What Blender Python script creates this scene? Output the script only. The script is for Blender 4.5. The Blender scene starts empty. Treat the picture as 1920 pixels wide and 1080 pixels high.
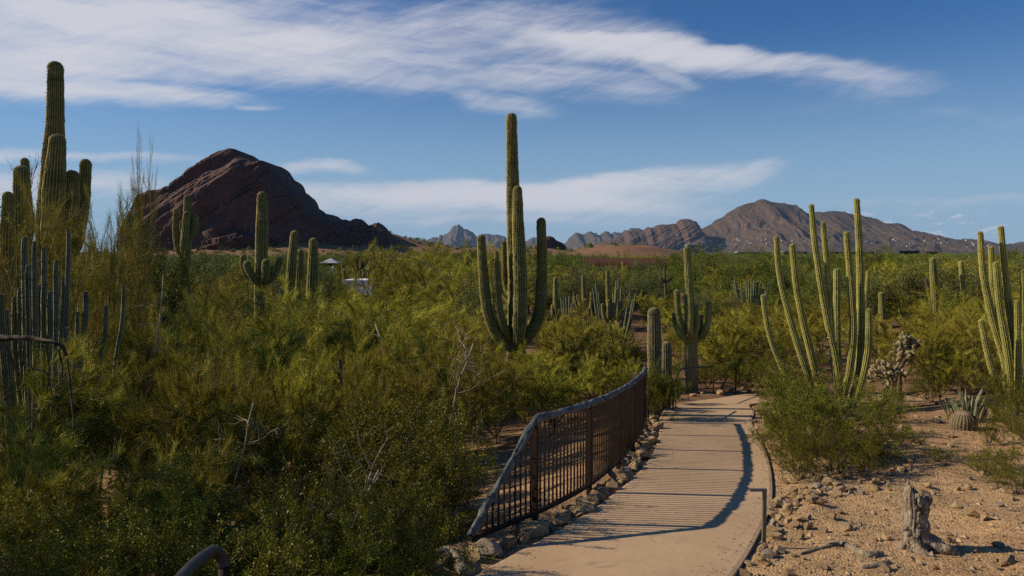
import bpy, math, random
import numpy as np
from mathutils import Vector

# ------------------------------------------------------------------ camera, sky, sun, exposure
S = bpy.context.scene
COL = S.collection
F = 1400.0                      # focal length in pixels of the 1920 px wide photograph
CZ = 4.5                        # eye height over the valley floor
HOR = 472.0
PITCH = math.atan((540 - HOR) / F)
cam_d = bpy.data.cameras.new('camera'); cam = bpy.data.objects.new('camera', cam_d); COL.objects.link(cam)
cam.location = (0, 0, CZ); cam.rotation_euler = (math.pi / 2 - PITCH, 0, 0)
cam_d.sensor_width = 36; cam_d.lens = F / 1920 * 36; cam_d.clip_start = 0.05; cam_d.clip_end = 60000
S.camera = cam
S.view_settings.view_transform = 'Standard'; S.view_settings.look = 'None'
S.view_settings.exposure = 0.0; S.view_settings.gamma = 1.0
S.cycles.use_denoising = False; S.cycles.use_adaptive_sampling = False
S.cycles.max_bounces = 5; S.cycles.diffuse_bounces = 1; S.cycles.glossy_bounces = 2
S.cycles.transmission_bounces = 2; S.cycles.transparent_max_bounces = 8; S.cycles.volume_bounces = 0
SUN_EL = math.radians(31.0)
SUN_AZ = math.radians(-83.5)    # measured from +Y (straight ahead) towards +X
sd = Vector((math.sin(SUN_AZ) * math.cos(SUN_EL), math.cos(SUN_AZ) * math.cos(SUN_EL), math.sin(SUN_EL)))
sl = bpy.data.lights.new('sun', 'SUN'); sl.energy = 5.0; sl.angle = math.radians(0.53); sl.color = (1.0, 0.85, 0.62)
so = bpy.data.objects.new('sun', sl); COL.objects.link(so)
so.rotation_euler = sd.to_track_quat('Z', 'Y').to_euler()

W = bpy.data.worlds.new('World'); S.world = W; W.use_nodes = True
class NB:
    """small helper that writes node maths"""
    def __init__(self, tree): self.t = tree; self.n = tree.nodes; self.l = tree.links
    def new(self, kind, **kw):
        n = self.n.new(kind)
        for k, v in kw.items(): setattr(n, k, v)
        return n
    def put(self, sock, v):
        if isinstance(v, bpy.types.NodeSocket): self.l.new(v, sock)
        else: sock.default_value = v
    def m(self, op, a, b=0.0, c=0.0):
        n = self.new('ShaderNodeMath', operation=op)
        self.put(n.inputs[0], a); self.put(n.inputs[1], b); self.put(n.inputs[2], c)
        return n.outputs[0]
    def add(self, a, b): return self.m('ADD', a, b)
    def sub(self, a, b): return self.m('SUBTRACT', a, b)
    def mul(self, a, b): return self.m('MULTIPLY', a, b)
    def smooth(self, v, a, b, c=0.0, d=1.0):
        n = self.new('ShaderNodeMapRange', interpolation_type='SMOOTHSTEP')
        self.put(n.inputs[0], v); self.put(n.inputs[1], a); self.put(n.inputs[2], b); self.put(n.inputs[3], c); self.put(n.inputs[4], d)
        return n.outputs[0]
    def xyz(self, x, y, z=0.0):
        n = self.new('ShaderNodeCombineXYZ')
        self.put(n.inputs[0], x); self.put(n.inputs[1], y); self.put(n.inputs[2], z)
        return n.outputs[0]
    def noise(self, vec, scale=1.0, detail=5.0, rough=0.55, dist=0.0):
        n = self.new('ShaderNodeTexNoise')
        self.put(n.inputs['Vector'], vec); n.inputs['Scale'].default_value = scale
        n.inputs['Detail'].default_value = detail; n.inputs['Roughness'].default_value = rough; n.inputs['Distortion'].default_value = dist
        return n.outputs['Fac']
    def mix(self, f, a, b, blend='MIX'):
        n = self.new('ShaderNodeMix', data_type='RGBA', blend_type=blend)
        self.put(n.inputs[0], f); self.put(n.inputs[6], a); self.put(n.inputs[7], b)
        return n.outputs[2]

def c4(c): return (c[0], c[1], c[2], 1.0)

def build_sky():
    nb = NB(W.node_tree)
    bg = nb.n['Background']
    sky = nb.new('ShaderNodeTexSky', sky_type='NISHITA', sun_disc=False)
    sky.sun_elevation = SUN_EL; sky.sun_rotation = SUN_AZ
    sky.altitude = 400; sky.air_density = 1.0; sky.dust_density = 0.5; sky.ozone_density = 2.2
    tc = nb.new('ShaderNodeTexCoord'); sp = nb.new('ShaderNodeSeparateXYZ')
    nb.l.new(tc.outputs['Generated'], sp.inputs[0])
    x, y, z = sp.outputs
    az = nb.m('ARCTAN2', x, y); el = nb.m('ARCSINE', z)
    def A(px): return math.atan((px - 960) / F)
    def E(px, py): return math.atan((HOR - py) / F * math.cos(A(px)))
    # gently warped coordinates so that no cloud edge is a clean curve
    w1 = nb.sub(nb.noise(nb.xyz(nb.mul(az, 4.0), nb.mul(el, 9.0)), 1.0, 3, 0.55), 0.5)
    w2 = nb.sub(nb.noise(nb.xyz(nb.mul(az, 22.0), nb.mul(el, 40.0), 3.1), 1.0, 4, 0.6), 0.5)
    elw = nb.add(el, nb.add(nb.mul(w1, 0.035), nb.mul(w2, 0.010)))
    azw = nb.add(az, nb.mul(w1, 0.08))
    def band(p0, p1, p2, up, dn, fade, amp):
        """cirrus band through three pixels; up/dn soft half widths in px; fade: (start, full, full, end) px"""
        a = [A(p[0]) for p in (p0, p1, p2)]; e = [E(*p) for p in (p0, p1, p2)]
        q = np.polyfit(a, e, 2)
        ctr = nb.add(nb.mul(nb.add(nb.mul(azw, float(q[0])), float(q[1])), azw), float(q[2]))
        n = nb.sub(elw, ctr)
        u = nb.smooth(n, 0.0, up * 1.25 / F, 1, 0); d = nb.smooth(n, -dn * 1.35 / F, 0.0, 0, 1)
        mask = nb.mul(u, d)
        if fade[0] is not None: mask = nb.mul(mask, nb.smooth(azw, A(fade[0]), A(fade[1]), 0, 1))
        if fade[3] is not None: mask = nb.mul(mask, nb.smooth(azw, A(fade[2]), A(fade[3]), 1, 0))
        return nb.mul(mask, amp)
    # streak fields: long fibres drawn out along the wind, and fine hair that leans across them
    f1 = nb.noise(nb.xyz(nb.mul(azw, 3.6), nb.mul(nb.add(elw, nb.mul(az, 0.06)), 34.0), 1.7), 1.0, 9, 0.58, 0.35)
    f2 = nb.noise(nb.xyz(nb.mul(nb.add(azw, nb.mul(el, 0.4)), 7.0), nb.mul(nb.sub(elw, nb.mul(az, 0.30)), 52.0), 5.2), 1.0, 9, 0.66, 0.45)
    big = nb.noise(nb.xyz(nb.mul(azw, 3.6), nb.mul(elw, 10.0), 9.4), 1.0, 4, 0.5, 0.3)
    fib = nb.smooth(nb.add(nb.mul(f1, 0.5), nb.mul(f2, 0.5)), 0.36, 0.66, 0, 1)
    acc = None
    BANDS = [
        ((-100, 100), (350, 105), (900, 100), 130, 95, (-900, -300, 560, 1060), 1.25),     # the great mass upper left
        ((-100, 20), (300, 20), (700, 10), 130, 80, (-900, -300, 360, 800), 0.95),
        ((0, 158), (250, 170), (560, 205), 34, 32, (-700, -200, 340, 600), 0.88),
        ((430, 205), (480, 209), (545, 212), 9, 9, (415, 450, 480, 560), 0.62),
        ((480, 70), (900, 42), (1250, 8), 46, 66, (300, 700, 950, 1330), 0.70),           # streaks running to the top edge
        ((650, 125), (950, 80), (1300, 98), 50, 110, (480, 820, 1150, 1500), 0.62),
        ((1000, 72), (1400, 104), (1850, 170), 22, 60, (880, 1060, 1480, 1960), 0.80),    # the long falling feather
        ((1240, 84), (1450, 114), (1660, 160), 14, 34, (1060, 1280, 1500, 1740), 0.55),
        ((860, 140), (1080, 160), (1330, 180), 70, 46, (740, 960, 1160, 1400), 0.52),
        ((1180, 120), (1260, 150), (1310, 165), 22, 26, (1120, 1220, 1270, 1340), 0.55),
        ((850, 190), (960, 200), (1090, 220), 40, 26, (780, 900, 990, 1100), 0.52),
        ((480, 358), (800, 364), (1300, 372), 30, 52, (420, 600, 1050, 1680), 1.15),      # the bank above the mountains
        ((1000, 356), (1250, 330), (1500, 312), 24, 50, (960, 1150, 1400, 1520), 0.95),
        ((520, 318), (620, 312), (740, 330), 14, 15, (490, 560, 630, 760), 0.75),
        ((-50, 300), (180, 294), (440, 302), 14, 18, (-500, -100, 230, 480), 0.92),
        ((-50, 345), (150, 338), (330, 345), 26, 50, (-500, -100, 200, 440), 0.98),
        ((560, 410), (900, 412), (1500, 408), 22, 26, (500, 640, 1200, 1700), 0.42),
        ((1500, 374), (1750, 380), (2000, 368), 12, 26, (1400, 1640, 1900, 2300), 0.45),
        ((1500, 215), (1750, 205), (2000, 230), 26, 26, (1300, 1600, 1800, 2200), 0.26),
    ]
    for b in BANDS:
        v = band(*b)
        acc = v if acc is None else nb.m('MAXIMUM', acc, nb.add(v, nb.mul(acc, 0.3)))
    # thin veil everywhere inside the bands, thick where fibres bunch up
    field = nb.add(nb.add(nb.mul(nb.smooth(f1, 0.28, 0.72, 0, 1), 0.42), nb.mul(nb.smooth(f2, 0.28, 0.72, 0, 1), 0.30)), nb.mul(nb.smooth(big, 0.3, 0.7, 0, 1), 0.38))
    a1 = nb.m('MINIMUM', acc, 1.25)
    dens = nb.smooth(nb.add(a1, nb.mul(nb.sub(field, 0.60), 1.05)), 0.0, 1.35, 0, 1)
    dens = nb.mul(dens, nb.smooth(acc, 0.0, 0.55, 0, 1))
    # low small cumulus puffs close to the horizon
    puff = nb.noise(nb.xyz(nb.mul(az, 42.0), nb.mul(el, 130.0), 2.2), 1.0, 5, 0.5, 0.2)
    pm = nb.mul(nb.smooth(el, 0.010, 0.024, 0, 1), nb.smooth(el, 0.042, 0.062, 1, 0))
    patches = nb.noise(nb.xyz(nb.mul(az, 6.0), 0.3, 0.7), 1.0, 2, 0.5)
    pm = nb.mul(pm, nb.m('MAXIMUM', nb.mul(nb.smooth(az, A(1580), A(1680), 0, 1), nb.smooth(patches, 0.3, 0.55, 0.4, 1)), nb.smooth(patches, 0.46, 0.64, 0.0, 0.8)))
    puffs = nb.mul(nb.smooth(puff, 0.53, 0.72, 0, 0.7), pm)
    dens = nb.m('MAXIMUM', dens, puffs)
    dens = nb.m('MINIMUM', nb.mul(dens, 0.95), 0.93)
    skyc = nb.mix(1.0, sky.outputs[0], c4((0.38, 0.79, 1.24)), 'MULTIPLY')
    skyc = nb.mix(nb.smooth(el, -0.02, 0.29, 0.95, 0.0), skyc, c4((4.7, 6.8, 9.0)))
    out = nb.mix(dens, skyc, c4(CLOUD))
    nb.l.new(out, bg.inputs['Color']); bg.inputs['Strength'].default_value = SKY_STRENGTH
SKY_STRENGTH = 0.070
CLOUD = (9.4, 9.35, 10.1)
build_sky()

# ------------------------------------------------------------------ numbers
def at(px, py, d):
    """world point seen at photo pixel (px, py) at distance d straight ahead"""
    X, Y = (px - 960) / F, (540 - py) / F
    fy = math.cos(PITCH) + Y * math.sin(PITCH); fz = -math.sin(PITCH) + Y * math.cos(PITCH)
    k = d / fy
    return Vector((X * k, d, CZ + fz * k))
def to_px(p):
    v = Vector(p) - Vector((0, 0, CZ))
    f = v.y * math.cos(PITCH) - v.z * math.sin(PITCH); u = v.y * math.sin(PITCH) + v.z * math.cos(PITCH)
    return 960 + F * v.x / f, 540 - F * u / f
def path_z(y): return 2.25 - 0.083 * y
def on_path(px, py):
    """point of the sloping path plane under a pixel"""
    lo, hi = 1.0, 60.0
    for _ in range(60):
        m = (lo + hi) / 2
        if at(px, py, m).z > path_z(m): lo = m
        else: hi = m
    return np.array((at(px, py, lo).x, lo))

def h2(ix, iy, iz, seed):
    n = (ix * 374761393 + iy * 668265263 + iz * 2147483647 + seed * 974634777) & 0xffffffff
    n = ((n ^ (n >> 13)) * 1274126177) & 0xffffffff
    n = ((n ^ (n >> 16)) * 2246822519) & 0xffffffff
    return ((n ^ (n >> 15)) & 0xffffff) / float(0xffffff)
def vnoise(x, y, z=0.0, seed=0):
    x, y, z = np.broadcast_arrays(np.asarray(x, float), np.asarray(y, float), np.asarray(z, float))
    ix, iy, iz = np.floor(x).astype(np.int64), np.floor(y).astype(np.int64), np.floor(z).astype(np.int64)
    fx, fy, fz = x - ix, y - iy, z - iz
    fx, fy, fz = [t * t * (3 - 2 * t) for t in (fx, fy, fz)]
    r = 0
    for a in (0, 1):
        for b in (0, 1):
            for c in (0, 1):
                w = (fx if a else 1 - fx) * (fy if b else 1 - fy) * (fz if c else 1 - fz)
                r = r + w * h2(ix + a, iy + b, iz + c, seed)
    return r * 2 - 1
def fbm(x, y, z=0.0, oct=4, seed=0, gain=0.5):
    r, a, f = 0, 1.0, 1.0
    for o in range(oct):
        r = r + a * vnoise(np.asarray(x) * f, np.asarray(y) * f, np.asarray(z) * f, seed + o * 17)
        a *= gain; f *= 2.03
    return r

# path edges (pairs of points, near to far; the far end bends away to the right)
LE = [(-3.2, 2.6), (-1.75, 4.2), (-0.80, 5.6)] + [on_path(*p) for p in
      [(891, 1078), (986, 1024), (1067, 984), (1156, 921), (1193, 891), (1223, 854), (1236, 817), (1236, 784), (1246, 762), (1292, 752), (1350, 746)]] + [(6.6, 20.9), (8.2, 21.0), (11, 20.6)]
RE = [(-1.0, 2.2), (0.35, 3.9), (1.40, 5.5)] + [on_path(*p) for p in
      [(1377, 1078), (1404, 1035), (1427, 991), (1446, 950), (1449, 918), (1446, 880), (1437, 846), (1420, 810), (1407, 789), (1416, 772)]] + [(5.9, 18.6), (6.9, 18.8), (8.5, 18.8), (11, 18.5)]
def resample(P, n):
    P = np.array([(p[0], p[1]) for p in P], float)
    L = np.r_[0, np.cumsum(np.linalg.norm(np.diff(P, axis=0), axis=1))]
    t = np.linspace(0, L[-1], 400)
    Q = np.c_[np.interp(t, L, P[:, 0]), np.interp(t, L, P[:, 1])]
    k = np.ones(15) / 15
    for _ in range(2):
        Qp = np.pad(Q, ((7, 7), (0, 0)), mode='edge')
        Q = np.c_[np.convolve(Qp[:, 0], k, 'valid'), np.convolve(Qp[:, 1], k, 'valid')]
    L = np.r_[0, np.cumsum(np.linalg.norm(np.diff(Q, axis=0), axis=1))]
    t = np.linspace(0, L[-1], n)
    return np.c_[np.interp(t, L, Q[:, 0]), np.interp(t, L, Q[:, 1])]
NP = 361
PL, PR = resample(LE, NP), resample(RE, NP)
def edge_x(P, y):
    m = P[:, 1] < 19.5
    return np.interp(y, P[m][:, 1], P[m][:, 0])
POLY = np.vstack([PL[::6], PR[::-6]])
def poly_dist(x, y):
    """signed distance to the path outline (negative inside)"""
    x = np.asarray(x, float); y = np.asarray(y, float)
    inside = np.zeros(x.shape, bool); best = np.full(x.shape, 1e9)
    n = len(POLY)
    for i in range(n):
        ax, ay = POLY[i]; bx, by = POLY[(i + 1) % n]
        dx, dy = bx - ax, by - ay
        t = np.clip(((x - ax) * dx + (y - ay) * dy) / (dx * dx + dy * dy + 1e-12), 0, 1)
        best = np.minimum(best, np.hypot(x - ax - t * dx, y - ay - t * dy))
        if abs(dy) > 1e-12:
            c = ((ay > y) != (by > y)) & (x < dx * (y - ay) / dy + ax)
            inside ^= c
    return np.where(inside, -best, best)
def sstep(v, a, b):
    t = np.clip((v - a) / (b - a), 0, 1); return t * t * (3 - 2 * t)
def ground(x, y):
    x = np.asarray(x, float); y = np.asarray(y, float)
    yy = np.clip(y, -4, None)
    near = 2.25 - 0.083 * yy
    z = np.where(yy < 22, near, 0.424 - 1.25 * (1 - np.exp(-(yy - 22) / 15.0)))
    ex = np.interp(y, PL[PL[:, 1] < 19.5][:, 1], PL[PL[:, 1] < 19.5][:, 0])
    left = np.clip(ex - 0.75 - x, 0, None)
    z = z - 1.15 * (1 - np.exp(-left / 3.2)) * sstep(y, 60, 18)
    z = z + 0.55 * sstep(x - ex, 3.2, 14) * sstep(y, 45, 15)
    far = np.hypot(x, y)
    am = sstep(far, 15, 60)
    z = z + 0.05 * fbm(x * 0.9, y * 0.9, 0, 4, 3) + 0.014 * fbm(x * 6, y * 6, 0, 3, 8) * sstep(far, 40, 20) + am * 0.35 * fbm(x * 0.06, y * 0.06, 0, 3, 5)
    # apron of the butte and the red dirt hills
    z = z + 27 * np.exp(-((x + 170) / 120) ** 2 - ((y - 640) / 85) ** 2) * (1 + 0.25 * fbm(x * 0.02, y * 0.02, 0, 4, 9))
    z = z + 9.5 * np.exp(-((x - 58) / 34) ** 2 - ((y - 390) / 45) ** 2) * (1 + 0.18 * fbm(x * 0.05, y * 0.05, 0, 4, 19))
    z = z + 8.5 * np.exp(-((x + 5) / 60) ** 2 - ((y - 470) / 50) ** 2) * (1 + 0.2 * fbm(x * 0.04, y * 0.04, 0, 4, 29))
    if x.ndim == 0:
        if abs(x) < 16 and -2 < y < 24:
            pd = poly_dist(np.array([x]), np.array([y]))[0]
            z = z + (path_z(y) - 0.035 - z) * float(sstep(pd, 0.5, 0.12)) - 0.12 * float(sstep(pd, 0.0, -0.1))
        return float(z)
    m = (np.abs(x) < 16) & (y > -2) & (y < 24)
    pd = poly_dist(x[m], y[m])
    zz = z[m]; zz = zz + (path_z(y[m]) - 0.035 - zz) * sstep(pd, 0.5, 0.12) - 0.12 * sstep(pd, 0.0, -0.1)
    z[m] = zz
    return z

# ------------------------------------------------------------------ mesh helpers
def mesh(name, V, T, mats, smooth=True, attrs=None, midx=None):
    """triangle mesh from arrays"""
    V = np.asarray(V, np.float32); T = np.asarray(T, np.int32)
    me = bpy.data.meshes.new(name)
    me.vertices.add(len(V)); me.vertices.foreach_set('co', V.ravel())
    me.loops.add(T.size); me.loops.foreach_set('vertex_index', T.ravel())
    me.polygons.add(len(T)); me.polygons.foreach_set('loop_start', np.arange(0, T.size, 3, dtype=np.int32))
    me.polygons.foreach_set('use_smooth', np.full(len(T), bool(smooth)))
    if midx is not None: me.polygons.foreach_set('material_index', np.asarray(midx, np.int32))
    for k, v in (attrs or {}).items():
        a = me.attributes.new(k, 'FLOAT', 'POINT'); a.data.foreach_set('value', np.asarray(v, np.float32))
    for m in (mats if isinstance(mats, (list, tuple)) else [mats]): me.materials.append(m)
    me.update(calc_edges=True); me.validate()
    return me
def obj(name, me, parent=None, loc=None):
    o = bpy.data.objects.new(name, me); COL.objects.link(o)
    if parent is not None: o.parent = parent
    if loc is not None: o.location = loc
    return o
def thing(name, label, cat, loc=(0, 0, 0), rz=0.0, group=None):
    o = bpy.data.objects.new(name, None); COL.objects.link(o)
    o.location = loc; o.rotation_euler = (0, 0, rz); o.empty_display_size = 0.2
    return tag(o, label, cat, group)
def tag(o, label=None, cat=None, group=None, kind=None):
    if label: o['label'] = label
    if cat: o['category'] = cat
    if group: o['group'] = group
    if kind: o['kind'] = kind
    return o
def dup(root, loc, rz=0.0, scale=(1, 1, 1), label=None, group=None):
    r = root.copy(); COL.objects.link(r); r.location = loc; r.rotation_euler = (0, 0, rz); r.scale = scale
    if label: r['label'] = label
    if group: r['group'] = group
    for ch in root.children:
        c = ch.copy(); COL.objects.link(c); c.parent = r
    return r
class Geo:
    """collects triangles"""
    def __init__(self): self.V = []; self.T = []; self.n = 0; self.A = []
    def put(self, V, T, a=0.0):
        V = np.asarray(V, float); T = np.asarray(T, int)
        self.V.append(V); self.T.append(T + self.n); self.n += len(V)
        self.A.append(np.broadcast_to(np.asarray(a, float), (len(V),)).copy())
    def arrays(self): return np.vstack(self.V), np.vstack(self.T), np.concatenate(self.A)
    def mesh(self, name, mat, smooth=True, attr='tint'):
        V, T, A = self.arrays(); return mesh(name, V, T, mat, smooth, {attr: A})
    def box(self, c, s, a=0.0, rz=0.0):
        x, y, z = s[0] / 2, s[1] / 2, s[2] / 2
        V = np.array([(i * x, j * y, k * z) for i in (-1, 1) for j in (-1, 1) for k in (-1, 1)], float)
        ca, sa = math.cos(rz), math.sin(rz)
        V = np.c_[V[:, 0] * ca - V[:, 1] * sa, V[:, 0] * sa + V[:, 1] * ca, V[:, 2]] + np.array(c)
        Q = [(0, 1, 3, 2), (4, 6, 7, 5), (0, 4, 5, 1), (2, 3, 7, 6), (0, 2, 6, 4), (1, 5, 7, 3)]
        self.put(V, [t for q in Q for t in ((q[0], q[1], q[2]), (q[0], q[2], q[3]))], a)
    def tube(self, P, R, n=6, a=0.0, cap=True):
        V, T = tube(P, R, n, cap); self.put(V, T, a)
def frames(P):
    """parallel transported frames along a polyline"""
    P = np.asarray(P, float); t = np.gradient(P, axis=0)
    t /= np.linalg.norm(t, axis=1)[:, None] + 1e-12
    u = np.zeros_like(P); ref = np.array((1.0, 0, 0)) if abs(t[0][0]) < 0.8 else np.array((0, 1.0, 0))
    for i in range(len(P)):
        ref = ref - t[i] * ref.dot(t[i]); ref /= np.linalg.norm(ref) + 1e-12; u[i] = ref
    return t, u, np.cross(t, u)
def tube(P, R, n=6, cap=True):
    P = np.asarray(P, float); R = np.broadcast_to(np.asarray(R, float), (len(P),))
    t, u, v = frames(P)
    th = np.linspace(0, 2 * math.pi, n, endpoint=False)
    V = (P[:, None, :] + R[:, None, None] * (np.cos(th)[None, :, None] * u[:, None, :] + np.sin(th)[None, :, None] * v[:, None, :])).reshape(-1, 3)
    i = np.arange(len(P) - 1)[:, None] * n; j = np.arange(n)[None, :]; k = (j + 1) % n
    a, b, c, d = i + j, i + k, i + n + k, i + n + j
    T = np.concatenate([np.stack([a, b, c], -1).reshape(-1, 3), np.stack([a, c, d], -1).reshape(-1, 3)])
    if cap:
        m = len(V); V = np.vstack([V, P[0], P[-1]]); e = m - n
        jj = np.arange(n); kk = (jj + 1) % n
        T = np.vstack([T, np.stack([np.full(n, m), kk, jj], -1), np.stack([np.full(n, m + 1), e + jj, e + kk], -1)])
    return V, T
def spline(P, n):
    """smooth curve through control points (any columns)"""
    P = np.asarray(P, float); k = len(P)
    if k == 2: t = np.linspace(0, 1, n)[:, None]; return P[0] * (1 - t) + P[1] * t
    Q = np.vstack([2 * P[0] - P[1], P, 2 * P[-1] - P[-2]])
    out = []
    for s in np.linspace(0, k - 1 - 1e-9, n):
        i = int(s); f = s - i; a, b, c, d = Q[i], Q[i + 1], Q[i + 2], Q[i + 3]
        out.append(0.5 * (2 * b + (c - a) * f + (2 * a - 5 * b + 4 * c - d) * f * f + (3 * b - a - 3 * c + d) * f ** 3))
    return np.array(out)

# ------------------------------------------------------------------ materials
def material(name):
    m = bpy.data.materials.new(name); m.use_nodes = True
    nb = NB(m.node_tree); b = m.node_tree.nodes['Principled BSDF']
    return m, nb, b
def attr(nb, name):
    n = nb.new('ShaderNodeAttribute'); n.attribute_name = name; return n.outputs['Fac']
def bump(nb, b, h, strength=0.5, dist=0.02):
    n = nb.new('ShaderNodeBump'); n.inputs['Strength'].default_value = strength; n.inputs['Distance'].default_value = dist
    nb.l.new(h, n.inputs['Height']); nb.l.new(n.outputs[0], b.inputs['Normal'])
def mat_foliage(name, dark, light, dry, trans=0.25, rough=0.6):
    m, nb, b = material(name)
    t = attr(nb, 'tint')
    oi = nb.new('ShaderNodeObjectInfo')
    c = nb.mix(nb.smooth(t, 0.0, 0.75), c4(dark), c4(light))
    c = nb.mix(nb.smooth(t, 0.80, 1.0), c, c4(dry))
    hs = nb.new('ShaderNodeHueSaturation')
    nb.put(hs.inputs['Hue'], nb.add(0.485, nb.mul(oi.outputs['Random'], 0.03)))
    nb.put(hs.inputs['Value'], nb.add(0.75, nb.mul(oi.outputs['Random'], 0.5)))
    nb.l.new(c, hs.inputs['Color'])
    b.inputs['Roughness'].default_value = rough; b.inputs['Specular IOR Level'].default_value = 0.14
    nb.l.new(hs.outputs[0], b.inputs['Base Color'])
    tr = nb.new('ShaderNodeBsdfTranslucent'); nb.l.new(hs.outputs[0], tr.inputs['Color'])
    mx = nb.new('ShaderNodeMixShader'); mx.inputs[0].default_value = trans
    out = m.node_tree.nodes['Material Output']
    nb.l.new(b.outputs[0], mx.inputs[1]); nb.l.new(tr.outputs[0], mx.inputs[2]); nb.l.new(mx.outputs[0], out.inputs[0])
    return m
def mat_plain(name, c1, c2, scale=8.0, rough=0.8, bscale=40.0, bstr=0.4, bdist=0.01, metal=0.0, spec=0.3):
    m, nb, b = material(name)
    tc = nb.new('ShaderNodeTexCoord').outputs['Object']
    n = nb.noise(tc, scale, 6, 0.6)
    nb.l.new(nb.mix(nb.smooth(n, 0.35, 0.65), c4(c1), c4(c2)), b.inputs['Base Color'])
    b.inputs['Roughness'].default_value = rough; b.inputs['Metallic'].default_value = metal; b.inputs['Specular IOR Level'].default_value = spec
    bump(nb, b, nb.noise(tc, bscale, 6, 0.65), bstr, bdist)
    return m
def mat_cactus(name, groove, ridge, wood, blue=None):
    m, nb, b = material(name)
    rib = attr(nb, 'rib'); age = attr(nb, 'age')
    tc = nb.new('ShaderNodeTexCoord').outputs['Object']
    n = nb.noise(tc, 3.0, 5, 0.6); n2 = nb.noise(tc, 30.0, 4, 0.6)
    g = nb.mix(nb.smooth(n, 0.35, 0.7), c4(groove), c4([q * 1.45 for q in groove]))
    c = nb.mix(nb.smooth(nb.add(rib, nb.mul(nb.sub(n2, 0.5), 0.5)), 0.42, 0.98), g, c4(ridge))
    wf = nb.smooth(nb.add(age, nb.mul(nb.sub(n, 0.5), 0.7)), 0.5, 0.95)
    c = nb.mix(wf, c, nb.mix(rib, c4([q * 0.45 for q in wood]), c4(wood)))
    sx = nb.new('ShaderNodeSeparateXYZ'); nb.l.new(tc, sx.inputs[0])
    ring = nb.noise(nb.xyz(nb.mul(sx.outputs[0], 0.6), nb.mul(sx.outputs[1], 0.6), nb.mul(sx.outputs[2], 4.5)), 1.0, 4, 0.6)      # yearly growth bands
    c = nb.mix(nb.smooth(ring, 0.50, 0.70, 0, 0.45), c, nb.mix(0.5, c, c4(ridge)))
    c = nb.mix(nb.smooth(ring, 0.46, 0.30, 0, 0.55), c, c4([q * 0.8 for q in groove]))
    scar = nb.noise(tc, 5.5, 5, 0.7, 0.6)
    c = nb.mix(nb.smooth(scar, 0.59, 0.65, 0, 0.8), c, c4([q * 0.55 for q in wood]))
    nb.l.new(c, b.inputs['Base Color']); b.inputs['Roughness'].default_value = 0.75; b.inputs['Specular IOR Level'].default_value = 0.12
    bump(nb, b, nb.add(n2, scar), 0.5, 0.02)
    return m
def mat_rock(name, c1, c2, c3, scale=1.0, rough=0.9, bd=0.05):
    m, nb, b = material(name)
    tc = nb.new('ShaderNodeTexCoord').outputs['Object']
    oi = nb.new('ShaderNodeObjectInfo')
    n = nb.noise(tc, 2.2 * scale, 7, 0.62, 0.4); n2 = nb.noise(tc, 11 * scale, 6, 0.65)
    c = nb.mix(nb.smooth(nb.add(n, nb.mul(nb.sub(oi.outputs['Random'], 0.5), 0.35)), 0.3, 0.7), c4(c1), c4(c2))
    c = nb.mix(nb.smooth(n2, 0.52, 0.72), c, c4(c3))
    nb.l.new(c, b.inputs['Base Color']); b.inputs['Roughness'].default_value = rough; b.inputs['Specular IOR Level'].default_value = 0.2
    bump(nb, b, nb.add(nb.mul(n2, 0.6), nb.mul(nb.noise(tc, 45 * scale, 5, 0.7), 0.4)), 0.8, bd)
    return m

def mat_wood():
    m, nb, b = material('weathered_grey_wood')
    tc = nb.new('ShaderNodeTexCoord').outputs['Object']
    sx = nb.new('ShaderNodeSeparateXYZ'); nb.l.new(tc, sx.inputs[0])
    g = nb.noise(nb.xyz(nb.mul(sx.outputs[0], 55.0), nb.mul(sx.outputs[1], 55.0), nb.mul(sx.outputs[2], 6.0)), 1.0, 6, 0.7)
    n = nb.noise(tc, 9.0, 6, 0.65)
    c = nb.mix(nb.smooth(n, 0.32, 0.68), c4((0.215, 0.165, 0.115)), c4((0.40, 0.335, 0.255)))
    c = nb.mix(nb.smooth(g, 0.52, 0.40, 0, 0.75), c, c4((0.095, 0.068, 0.045)))
    nb.l.new(c, b.inputs['Base Color']); b.inputs['Roughness'].default_value = 0.9; b.inputs['Specular IOR Level'].default_value = 0.1
    bump(nb, b, nb.add(g, n), 0.9, 0.012)
    return m
M = {}
M['palo'] = mat_foliage('palo_verde_twigs', (0.20, 0.178, 0.014), (0.48, 0.42, 0.036), (0.52, 0.42, 0.20), 0.10)
M['creosote'] = mat_foliage('creosote_leaves', (0.080, 0.088, 0.007), (0.200, 0.195, 0.014), (0.20, 0.13, 0.03), 0.14, 0.45)
M['mesquite'] = mat_foliage('mesquite_leaves', (0.085, 0.112, 0.010), (0.215, 0.245, 0.028), (0.13, 0.12, 0.04), 0.10)
M['ironwood'] = mat_foliage('ironwood_leaves', (0.10, 0.118, 0.030), (0.225, 0.24, 0.072), (0.13, 0.12, 0.05), 0.08)
M['bark_green'] = mat_plain('palo_verde_bark', (0.13, 0.13, 0.04), (0.22, 0.19, 0.08), 5, 0.75)
M['bark_dark'] = mat_plain('dark_bark', (0.045, 0.035, 0.025), (0.10, 0.08, 0.055), 9, 0.9)
M['bark_pale'] = mat_plain('pale_dead_wood', (0.22, 0.17, 0.11), (0.40, 0.33, 0.22), 9, 0.85)
M['saguaro'] = mat_cactus('saguaro_skin', (0.080, 0.084, 0.019), (0.43, 0.35, 0.135), (0.46, 0.36, 0.21))
M['organ'] = mat_cactus('organ_pipe_skin', (0.120, 0.128, 0.024), (0.60, 0.52, 0.18), (0.40, 0.32, 0.17))
M['blue'] = mat_cactus('blue_cactus_skin', (0.070, 0.088, 0.050), (0.36, 0.36, 0.22), (0.12, 0.11, 0.08))
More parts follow.
